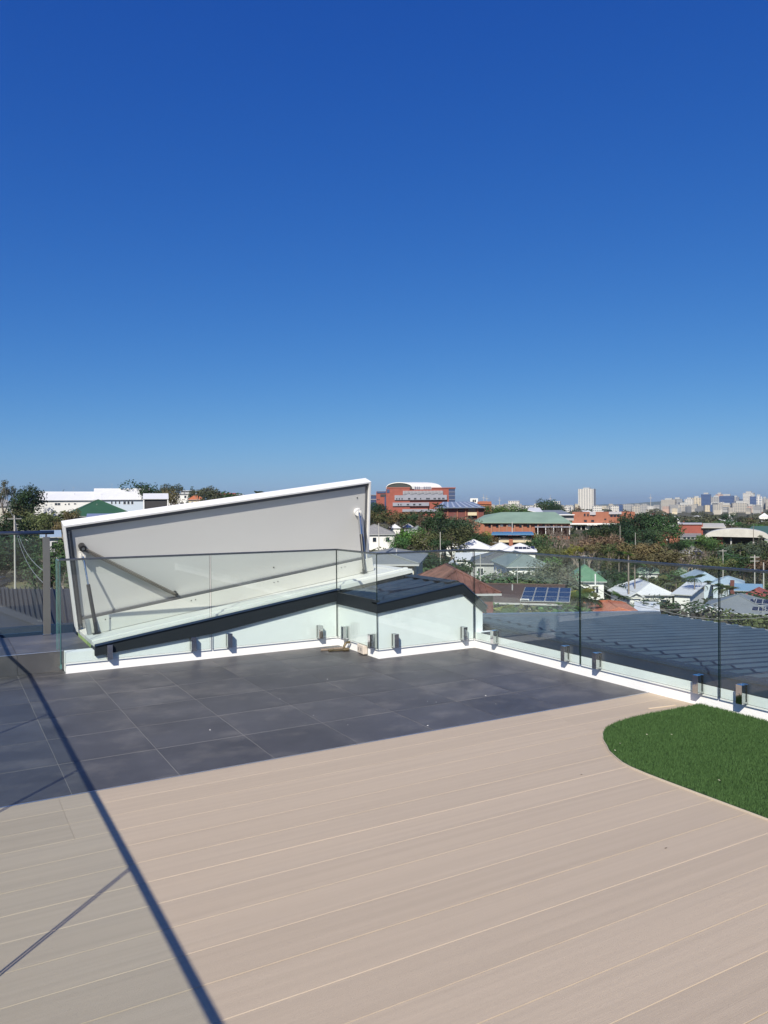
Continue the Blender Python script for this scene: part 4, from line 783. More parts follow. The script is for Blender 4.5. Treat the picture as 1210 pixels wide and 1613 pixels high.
TW=[('beige stepped apartment block at the left end of the skyline',1042,1063,787,803,2100,CB,8,7,WB2),('pale slab block with a shaded top behind the beige block',1060,1074,786,801,2250,CG,7,0,WB2),('white apartment block left of the dark blue tower',1079,1092,786,798,2300,CW,6,4,WB2),('cream apartment block touching the dark blue tower',1091,1104,784,797,2350,CC,6,3,WB2),
('dark blue glass tower, narrow and tallest left of the pair',1105,1119,778.5,797,2200,CBL,9,0,WB3),('grey office block between the two dark blue towers',1121,1135,783,797,2300,CG,7,4,WB2),('pink stone tower top behind the wide blue block',1128,1138,778.5,796,2500,CP,8,2,WB2),('wide dark blue glass block in the middle of the skyline',1134,1155,781,797,2150,CBL,7,0,WB3),('grey green office block against the wide dark blue one',1154,1163,783,796,2250,CG,7,2,WB3),
('small dark domed block behind the cream flats',1164,1173,786,796,2300,CDG,5,0,WB3),('white ribbed tower near the right edge',1171,1186,776.5,800,2100,CW,11,5,WB2),('blue and white glass tower right of the white ribbed tower',1182,1191,782,803,2000,CBL,9,0,WB3),('pale tower with blue framed windows, right half of a joined pair',1190,1200,782,803,2005,CW,8,2,WB3),('grey round-topped block at the right edge of the skyline',1201,1208,785,800,2200,CG,7,2,WB2),('cream slab at the very right edge of the skyline',1207,1220,786,801,2150,CB,7,4,WB2),
('beige apartment block with deep balconies in the front row',1066,1091,795,812,1700,CB,6,6,WB2),('grey block with a blue glass edge in the front row',1121,1136,793,810,1650,CG,7,3,WB2),('blue glass edge strip of the grey front block',1119,1122.5,795,810,1640,CBL,7,0,WB3),('cream banded apartment block in the front row',1134,1154,795,809,1600,CC,6,0,WB2),('long white roofed block behind the cream banded flats',1122,1140,791,797,1750,CW,2,5,WB2),('grey beige twin apartment block with a domed bay',1155,1176,792,812,1550,CB,8,6,WB2),('pink apartment block near the right edge',1178,1188,797,811,1500,CP,6,3,WB2),('grey-brown flats left of the beige balconied block',1052,1068,797,808,1750,CG,4,5,WB2),
('pair of white flats under the lone white tower, left one',934,948,797,806,700,CW,3,5,WB2),('low white block right of the flats below the lone tower',962,975,797,805,1000,CW,3,4,WB2),('dark glass office left of the pale row',973,981,795,805,1050,CBL,4,0,WB3),('grey block right of the dark glass office',981,994,794,804,1100,CG,4,4,WB2),('beige twin block above the orange brick block end',996,1008,797,808,900,CB,4,3,WB2),('grey twin block beside the beige twin block',1007,1018,796,809,920,CG,5,3,WB2),('low cream block left of the lone tower',890,903,797,804,800,CW,3,4,WB2),('white rooftop plant block with two masts on the skyline',801,818,789,800,600,CW,3,5,WB2),
('squat white building with rooftop stack over the sage roof',880,897,799,806,650,CW,2,5,WB2),('blue domed white building right of the dark bushy tree',871,882,789.5,797,700,CW,2,3,WB3)]
for l,x0,x1,yt,yb,D,mt,fl,cl,bn in TW:
    e=tower(l,x0,x1,yt,yb,D,mt,floors=fl,cols=cl,band=bn,cap=.5 if fl>5 else None); HB.append((x0,x1,yb-1,Dm(D)))
    if 'two masts' in l:
        for x in (-1.5,2.2): MB().path([(x,3,0),(x,3,4.5)],.12,6).path([(x-1,3,4),(x+1,3,4)],.10,6).build('mast',CG,e).location=(0,0,5)
rc=random.Random(5); desc={'CW':'white','CG':'grey','CB':'beige','CC':'cream','CP':'pink','CDG':'dark grey'}; mats_={'CW':CW,'CG':CG,'CB':CB,'CC':CC,'CP':CP,'CDG':CDG}
FB=[]
for i in range(190):
    x=rc.uniform(905,1225) if i<150 else rc.uniform(740,905); k=rc.choice(['CW','CG','CG','CB','CB','CC','CG','CP','CDG','CDG']); D=rc.uniform(1100,2900); w_=rc.uniform(4,12)
    hill=6.0*math.exp(-((x-1130)/70)**2)
    yb=rc.uniform(797.5,803)+ (4 if x>1040 else 0) ; yt=yb-rc.uniform(2.2,6)-hill*rc.uniform(.3,1)
    if x<1035: yt=max(yt,793.5)
    FB.append((x,w_,yt,yb,D,k))
FB.sort(); near_=[(922,'the lone white tower'),(1050,'the stepped beige block'),(1078,'the beige balconied block'),(1112,'the narrow dark blue tower'),(1144,'the wide dark blue block'),(1178,'the white ribbed tower'),(1205,'the grey block at the right edge'),(820,'the sage green hall'),(760,'the white aerial mast')]
ORD=['first','second','third','fourth','fifth','sixth','seventh','eighth','ninth','tenth','eleventh','twelfth','thirteenth','fourteenth','fifteenth','sixteenth','seventeenth','eighteenth','nineteenth','twentieth']
cnt={}; tot={}
def wh(x,w_,k):
    c=x+w_/2; nx,nn=min(near_,key=lambda q:abs(q[0]-c)); return (desc[k],'left of' if c<nx-8 else ('right of' if c>nx+8 else 'level with'),nn)
for f_ in FB: q=wh(f_[0],f_[1],f_[5]); tot[q]=tot.get(q,0)+1
for x,w_,yt,yb,D,k in FB:
    q=wh(x,w_,k); cnt[q]=cnt.get(q,0)+1; lb_=f"small {q[0]} city block {q[1]} {q[2]}"+(f", {ORD[min(19,cnt[q]-1)]} one" if tot[q]>1 else '')
    tower(lb_,x,x+w_,yt,yb,D,mats_[k],floors=max(2,int((yb-yt)/1.6)),cols=rc.choice([0,3,4]),band=WB2,group='small city blocks along the skyline',name='city_block',cat='building')
for lb_,x0,x1,y0,y1,D,mt in (('long white pitched roof in front of the beige balconied block',1054,1072,823,831,600,RWHITE),('short pink walled building with white roof near the left towers',1076,1084,823,830,560,RORANGE),('bright white winged roof under the cream banded flats',1135,1160,817,822,580,RWHITE),('white gabled roof cluster under the cream flats',1145,1154,811,818,700,RWHITE),('white pointed roofs at the right edge below the towers',1196,1212,808,814,700,RWHITE)):
    house(lb_,x0,x1,y1,y0,D,WB,mt,dep=14,keep=y1,wins=[])
# masts on the skyline
for px,y0,y1,D,lb_ in ((762,778,800,420,'thin white aerial mast left of the sage green roof'),(767,780,800,430,'lattice aerial beside the thin white mast'),(787,783,800,500,'thin dark pole on the skyline over the green tree'),(867,780,800,650,'aerial over the dark bushy tree'),(1025,778,800,1800,'faint tall mast far off left of the skyline')):
    b=Bld(lb_,px,y1,D,'mast','aerial_mast'); D=b.D; MB().tube((0,0,0),(0,0,(y1-y0)*D/F),.0005*D,6,.0002*D).build('pole',CONC,b.e); MB().box(-.002*D,.002*D,-.1,.1,(y1-y0)*D/F*.7,(y1-y0)*D/F*.73).build('crossbar',CONC,b.e)
# ------------------------------------------------------------------ power poles
def pole(lb_,px,y0,y1,D,arm=True,arm2=False,mt=CONC,r=.14):
    D=Dm(D); g=at(px,y1,D); h_=(y1-y0)*D/F; e=empty('power_pole',lb_,'pole',g,face_rz(g)+R(20)); MB().tube((0,0,-3),(0,0,h_),r,8,r*.7).build('pole',mt,e)
    if arm: MB().box(-.9,.9,-.06,.06,h_-.5,h_-.38).build('crossarm',mt,e); [MB().tube((x,0,h_-.38),(x,0,h_-.2),.05,6).build('insulator',SHADE,e) for x in (-.8,-.3,.3,.8)]
    if arm2: MB().box(-.9,.9,-.06,.06,h_-1.3,h_-1.2).build('crossarm',mt,e)
    return g+Vector((0,0,h_-.3))
pA=pole('weathered power pole with crossarm among the left trees',24,812,925,58); pole('short light pole behind the middle grey roof house',597,824,866,110,False); pole('slim pale pole left of the middle dark trees',694,838,905,75,False,r=.09)
pB=pole('power pole with crossarms left of the tall curved vault pole',1139,865,890,125,True); pC=pole('power pole with two crossarms at the right',1189,874,925,95,True,True); pole('tall brown pole in front of the pale curved vault',1187,828,862,180,False,mt=M('timber_pole',(.16,.14,.12))); pole('short pole beside the double crossarm pole',1203,886,912,92,False); pole('pale pole right of the dark trees',1001,839,868,150,False,r=.1); pole('pale pole in the dark trees under the brick block',977,828,860,170,False,r=.1); pole('white post beside the green roofed solar house',938,904,941,64,False,mt=FRAMEM,r=.14); pole('pale pole standing before the sage green hall',807,822,838,170,False,r=.2); pole('slim pole before the white pyramid roof',757,872,925,50,False,r=.06)
WIRE=mat('wire',(.25,.25,.25),.5)
def wire(A,B,sag,lb_,grp='overhead wires'):
    pts=[A.lerp(B,t/14)-Vector((0,0,sag*4*(t/14)*(1-t/14))) for t in range(15)]; o=A.copy(); o_=MB().path([p-o for p in pts],.02,5).build('overhead_wire',WIRE); o_.location=o; hook(o_,lb_,'wire',grp)
wire(pA,at(76,904,30),1.2,'thin wire sagging from the left power pole to the step railing'); wire(pA+Vector((0,0,-.7)),at(100,940,26),1.6,'lower wire sagging from the left power pole towards the hatch'); wire(pA,at(8,770,140),1,'thin wire running up the hill from the left power pole')
wire(pB,pC,1.0,'thin wire between the two crossarm poles at the right'); wire(at(940,926,64),at(1110,952,58),1.0,'thin dark wire crossing before the white roofed house'); wire(at(940,915,64),at(1230,968,52),1.4,'thin dark wire crossing before the beige gabled house')
# street on the left with verge and a car
ROADM=mat('asphalt',(.055,.058,.066),.85,var=.12,vscale=.5); VERGE=mat('dry_verge',(.20,.15,.085),.95,var=.35,vscale=.7,col2=(.10,.12,.04))
def sheet(name,pts,mt,lift,kind='structure',label=None):
    """ground-hugging sheet through photo points (px, py) dropped on the terrain"""
    out=[]
    for px,py in pts:
        d=ray(px,py); t=20.0
        while t<400:
            p=d*t+Vector((0,0,EYE))
            if p.z<gz(p.x,p.y)+lift: break
            t+=.5
        out.append(p)
    o0=out[0].copy(); m=MB(); m.poly([p-o0 for p in out]); ob=m.build(name,mt); ob.location=o0; ob['kind']=kind; return ob,out
zs=-7.25
def flat_at(px,py,z): d=ray(px,py); t=(z-EYE)/d.z; return d*t+Vector((0,0,EYE))
def flatsheet(name,pts,z,mt,th=.3):
    P_=[flat_at(px,py,z) for px,py in pts]; o0=P_[0].copy(); k=len(P_); m=MB(); m.raw([p-o0-Vector((0,0,th)) for p in P_]+[p-o0 for p in P_],[tuple(range(k-1,-1,-1)),tuple(range(k,2*k))]+[(i,(i+1)%k,k+(i+1)%k,k+i) for i in range(k)]); o=m.build(name,mt); o.location=o0; o['kind']='structure'; return o
flatsheet('road',[(-120,1010),(150,1010),(150,932),(110,926),(70,933),(40,934),(20,925),(0,915),(-120,908)],-9.55,ROADM,1.5)
flatsheet('verge',[(6,921),(22,929),(44,932),(72,930),(112,924),(112,903),(60,901),(10,903)],-9.42,VERGE,.6)
flatsheet('pavement',[(-120,915),(0,905),(8,903),(6,921),(-30,912)],-9.48,ROADM,.6)
# car
g=flat_at(-4,924,-9.54); car=empty('parked_car','blue-grey car parked at the far left kerb by the verge','car',g,face_rz(g)+R(62))
CARP=mat('car_paint',(.10,.14,.20),.25,.3,coat=1)
prof=[(-2.1,.35),(-2.15,.75),(-1.9,.95),(-1.3,1.0),(-.75,1.42),(.55,1.45),(1.2,1.02),(1.95,.9),(2.15,.65),(2.1,.35)]
m=MB(); vs=[(x,-.86,z) for x,z in prof]+[(x,.86,z) for x,z in prof]; k=len(prof); m.raw(vs,[tuple(range(k)),tuple(range(2*k-1,k-1,-1))]+[(i,(i+1)%k+0,(i+1)%k+k,i+k) for i in range(k)]); m.build('body',CARP,car,bevel=.06)
MB().raw([(-1.15,-.87,1.0),(-.72,-.87,1.33),(.5,-.87,1.36),(1.0,-.87,1.0),(-1.15,-.865,1.0),(-.72,-.865,1.33),(.5,-.865,1.36),(1.0,-.865,1.0)],[(0,1,2,3),(7,6,5,4)]).build('side_window',WINM,car)
MB().raw([(-1.31,-.7,1.03),(-1.31,.7,1.03),(-.78,.62,1.42),(-.78,-.62,1.42)],[(0,1,2,3)]).build('rear_window',WINM,car)
for x in (-1.35,1.35):
    for y in (-.80,.80):
        wv=MB().tube((x,y-.1,.32),(x,y+.1,.32),.32,16).build('wheel',SHADE,car); MB().tube((x,y-.105,.32),(x,y+.105,.32),.18,12).build('rim',STEEL,wv)
for y in (-.6,.6): MB().box(-2.17,-2.1,y-.2,y+.2,.68,.82).build('tail_light',M('tail_red',(.4,.02,.02),.3),car)
# ---TREES
def leafmat():
    m=bpy.data.materials.new('foliage'); m.use_nodes=True; n=m.node_tree; L=n.links; b=n.nodes['Principled BSDF']; b.inputs['Roughness'].default_value=.7; b.inputs['Specular IOR Level'].default_value=.25
    oi=n.nodes.new('ShaderNodeObjectInfo'); tc=n.nodes.new('ShaderNodeTexCoord'); no=n.nodes.new('ShaderNodeTexNoise'); no.inputs['Scale'].default_value=9; no.inputs['Detail'].default_value=4; L.new(tc.outputs['Object'],no.inputs[0])
    hs_=n.nodes.new('ShaderNodeHueSaturation'); mr=n.nodes.new('ShaderNodeMapRange'); mr.inputs['From Min'].default_value=.3; mr.inputs['From Max'].default_value=.7; mr.inputs['To Min'].default_value=.55; mr.inputs['To Max'].default_value=1.5; L.new(no.outputs[0],mr.inputs[0]); L.new(mr.outputs[0],hs_.inputs['Value'])
    mh=n.nodes.new('ShaderNodeMapRange'); mh.inputs['To Min'].default_value=.48; mh.inputs['To Max'].default_value=.52; L.new(no.outputs[0],mh.inputs[0]); L.new(mh.outputs[0],hs_.inputs['Hue'])
    L.new(oi.outputs['Color'],hs_.inputs['Color']); L.new(hs_.outputs[0],b.inputs['Base Color']); return m
LEAF=leafmat(); BARK=mat('bark',(.13,.10,.075),.9,var=.3,vscale=4); BARKP=mat('pale_bark',(.24,.20,.17),.9,var=.3,vscale=4)
rt=np.random.RandomState(11)
def leaves(blobs,n_per,size,squash=1.0,shell=.55):
    out=[]
    for (c,r) in blobs:
        n_=int(n_per*(r/.2)**2)
        d=rt.normal(size=(n_,3)); d/=np.linalg.norm(d,axis=1)[:,None]; rad=r*(shell+(1-shell)*rt.rand(n_)**.5)*(1+.12*rt.normal(size=n_))
        p=np.array(c)+d*rad[:,None]*np.array([1,1,squash])
        nrm=d+.55*rt.normal(size=(n_,3))+np.array([0,0,.25]); nrm/=np.linalg.norm(nrm,axis=1)[:,None]
        t=np.cross(nrm,rt.normal(size=(n_,3))); t/=np.linalg.norm(t,axis=1)[:,None]; b=np.cross(nrm,t)
        s_=size*(.6+.8*rt.rand(n_))[:,None]; k=.55
        out.append(np.stack([p-t*s_,p+b*s_*k,p+t*s_,p-b*s_*k],1))
    return np.concatenate(out)
def limbs(H0,spread,n_,r0=.022,levels=3,seed=0,crown0=.3):
    rr=random.Random(seed); m=MB(); tips=[]
    def grow(p,d,l,r,lv):
        q=p+d*l; m.tube(p,q,r,6 if lv<2 else 4,r*.62)
        if lv>=levels: tips.append(q); return
        for i in range(n_ if lv==0 else rr.choice([2,3])):
            a=rr.uniform(0,6.283); el=rr.uniform(.25,.95)*spread; e_=Vector((math.cos(a)*el,math.sin(a)*el,1-.35*el)).normalized(); dd=(d*.55+e_).normalized()
            grow(q-d*l*rr.uniform(0,.25),dd,l*rr.uniform(.55,.8),r*.55,lv+1)
    grow(Vector((0,0,-.03)),Vector((rr.uniform(-.05,.05),rr.uniform(-.05,.05),1)).normalized(),crown0+.05,r0,0); return m,tips
VAR={}
def variant(kind,seed):
    rr=random.Random(seed*13+5)
    if kind=='round':
        m,t=limbs(1,.9,4,seed=seed); bl=[((0,0,.66),.24)]+[((rr.uniform(.12,.27)*math.cos(a),rr.uniform(.12,.27)*math.sin(a),rr.uniform(.42,.82)),rr.uniform(.10,.18)) for a in [6.283*i/13+rr.random() for i in range(13)]]
        lv=leaves(bl,230,.022)
    elif kind=='spread':
        m,t=limbs(1,1.2,4,seed=seed,crown0=.25); bl=[((rr.uniform(0,.5)*math.cos(a),rr.uniform(0,.5)*math.sin(a),rr.uniform(.55,.82)),rr.uniform(.10,.19)) for a in [6.283*i/16+rr.random() for i in range(17)]]
        lv=leaves(bl,190,.024,squash=.7)
    elif kind=='tall':
        m,t=limbs(1,.55,3,seed=seed,crown0=.35); bl=[((rr.uniform(-.13,.13),rr.uniform(-.13,.13),z),rr.uniform(.07,.14)) for z in np.linspace(.35,.94,13)]
        lv=leaves(bl,260,.019)
    elif kind=='airy':
        m,t=limbs(1,.95,4,seed=seed,levels=4); bl=[((q.x,q.y,q.z),rr.uniform(.03,.065)) for q in t[:90]]
        lv=leaves(bl,420,.013)
    elif kind=='bare':
        m,t=limbs(1,1.0,5,r0=.02,seed=seed,levels=5); bl=[((q.x,q.y,q.z),rr.uniform(.02,.04)) for q in t[::3][:120]]
        lv=leaves(bl,260,.010)
    elif kind=='conifer':
        m=MB(); m.tube((0,0,-.03),(0,0,.97),.02,6,.004); bl=[]
        for z in np.linspace(.18,.95,13):
            r_=.30*(1-z)**.75+.02
            for k in range(6): a=rr.uniform(0,6.283); bl.append(((r_*.6*math.cos(a),r_*.6*math.sin(a),z),max(.03,r_*.42)))
        lv=leaves(bl,330,.016,squash=.5)
    elif kind=='bush':
        m=MB(); m.tube((0,0,-.1),(0,0,.4),.03,5,.01); bl=[((rr.uniform(-.4,.4),rr.uniform(-.4,.4),rr.uniform(.15,.6)),rr.uniform(.2,.34)) for i in range(9)]
        lv=leaves(bl,90,.045,squash=.8)
    zmax=lv[:,:,2].max(); lv=lv/zmax
    tm=m.mesh('trunk',BARKP if kind in('bare','airy') else BARK); tm.transform(Matrix.Scale(1/zmax,4))
    return tm,tris('crown',lv,LEAF,quads=True),float(np.abs(lv[:,:,:2]).max())
for k,n_ in (('round',4),('spread',3),('tall',2),('airy',3),('bare',3),('conifer',1),('bush',2)): VAR[k]=[variant(k,i) for i in range(n_)]
def frond_mesh():
    P_=[];n=16
    for i in range(n+1):
        t=i/n; P_.append(Vector((t*1.0,0,.42*t-.75*t*t)))
    V=[]
    for i in range(1,n):
        for sgn in (-1,1):
            for j in (0,.5):
                c=P_[i].lerp(P_[i+1],j); l=.30*math.sin(math.pi*min(1,(i+j)/n*.92+.06)); V.append([c,c+Vector((.013,0,0)),c+Vector((.088,sgn*l,-.13*l/.3)),c+Vector((.082,sgn*l,-.15*l/.3))])
    for a_,b_ in zip(P_,P_[1:]): V.append([a_+Vector((0,.008,0)),a_-Vector((0,.008,0)),b_-Vector((0,.006,0)),b_+Vector((0,.006,0))])
    return tris('frond',np.array([[list(p) for p in q] for q in V]),LEAF,quads=True)
FROND=frond_mesh(); ptm=MB(); ptm.tube((0,0,-.05),(0,0,.6),.014,8,.011).tube((0,0,.6),(.0,0,1),.011,8,.008); PTRUNK=ptm.mesh('trunk',BARKP)
STEM=MB().tube((0,0,-.2),(0,0,1.02),1.15,7,.95).mesh('lower_trunk',BARK)
GREENS={'dark green':(0.022,0.046,0.018),'deep green':(0.030,0.061,0.024),'mid green':(0.047,0.095,0.030),'olive green':(0.078,0.092,0.035),'fresh green':(0.070,0.142,0.030),'yellow green':(0.142,0.162,0.034),'golden brown':(.120,.098,.045),'rusty brown':(.105,.078,.050),'grey brown':(0.115,0.095,0.074),'grey green':(0.068,0.084,0.054)}
KD={'round':'round-crowned tree','spread':'spreading tree','tall':'tall narrow tree','airy':'thin-leaved tree','bare':'bare twiggy tree','conifer':'conifer','bush':'bush','palm':'palm'}
TREES=[]
def tree(px,top,D,kind,colr,H=None,base=None,sx=1.0,lab=None):
    """top = crown top in photo pixels; the foot stands on the terrain"""
    p=at(px,top,D); g=gz(p.x,p.y); H=H or max(1.5,p.z-g); z0=p.z-H
    ext=0
    if z0>g+.3:
        H1=p.z-g; H=H1 if kind=='palm' else min(H1,H*1.3); ext=H1-H; z0=g
    TREES.append([px,top,D,kind,colr,H,z0,sx,lab,p,ext])
def put_trees():
    LM=[(8,790,'the grey house at the left edge'),(110,785,'the long white hill house'),(150,800,'the dark green hip roof'),(24,850,'the left power pole'),(290,772,'the white hilltop house'),(600,835,'the grey tiled house beside the lid'),(650,790,'the red brick vaulted building'),(730,805,'the dark brick building'),(745,860,'the white pyramid roof'),(820,820,'the sage green hall'),(805,850,'the bright blue flat roof'),(855,885,'the grey-green hip roof'),(835,940,'the big solar array'),(715,905,'the rusty red roof'),(918,905,'the green solar roof'),(922,785,'the lone white tower'),(950,815,'the orange brick block'),(1015,930,'the big white roof'),(1020,896,'the left sage roof'),(1088,838,'the red brick hall'),(1090,865,'the small grey pyramid roof'),(1160,840,'the pale curved vault'),(1130,908,'the pale blue roofs'),(1160,955,'the beige gabled house'),(1139,875,'the single crossarm pole'),(1189,895,'the double crossarm pole'),(1140,800,'the blue skyline blocks'),(640,885,'the cream house')]
    groups={}
    for t in TREES:
        px,top,D,kind,colr=t[:5]
        if t[8]: continue
        lm=min(LM,key=lambda q:(q[0]-px)**2+((q[1]-top-10)*2)**2); side='left of' if px<lm[0]-6 else('right of' if px>lm[0]+6 else ('above' if top<lm[1]-6 else 'in front of'))
        groups.setdefault(f"{colr} {KD[kind]} {side} {lm[2]}",[]).append(t)
    for l,ts in groups.items():
        ts.sort(key=lambda t:t[0])
        for i,t in enumerate(ts): t[8]=l if len(ts)==1 else l+f", {ORD[min(i,19)]} from the left of {len(ts)}" if len(l.split())<11 else l+f", {ORD[min(i,19)]} leftmost"
    seen={}
    for px,top,D,kind,colr,H,z0,sx,lab,p,ext in TREES:
        grp='palms among the houses' if kind=='palm' else 'trees among the houses'
        e=empty('palm_tree' if kind=='palm' else ('bush' if kind=='bush' else 'tree'),lab,'palm' if kind=='palm' else ('bush' if kind=='bush' else 'tree'),(p.x,p.y,z0),rt.rand()*6.283,grp)
        c=GREENS[colr]; v=1+.18*rt.normal(); c=(c[0]*v*(1+.08*rt.normal()),c[1]*v,c[2]*v,1)
        if kind=='palm':
            o=bpy.data.objects.new('trunk',PTRUNK); COL.objects.link(o); o.parent=e; o.scale=(H*.9,H*.9,H*.92)
            L_=min(1.7,H*.26)*sx
            nfr=18
            for i in range(nfr):
                f=bpy.data.objects.new('frond',FROND); COL.objects.link(f); f.parent=e; f.location=(0,0,H*.92); f.rotation_euler=(rt.normal()*.15,-.75+1.15*((i*7)%nfr)/nfr,i*2.39996); s_=L_*(.85+.3*rt.rand()); f.scale=(s_,s_,s_); f.color=c
            continue
        tm,cm_,wd=VAR[kind][int(rt.randint(len(VAR[kind])))]
        s_=(H*sx,H*sx,H)
        o=bpy.data.objects.new('trunk',tm); COL.objects.link(o); o.parent=e; o.scale=s_; o.location=(0,0,ext)
        if ext>.05: q=bpy.data.objects.new('lower_trunk',STEM); COL.objects.link(q); q.parent=e; q.scale=(H*.024,H*.024,ext)
        o=bpy.data.objects.new('crown',cm_); COL.objects.link(o); o.parent=e; o.scale=s_; o.location=(0,0,ext); o.color=c
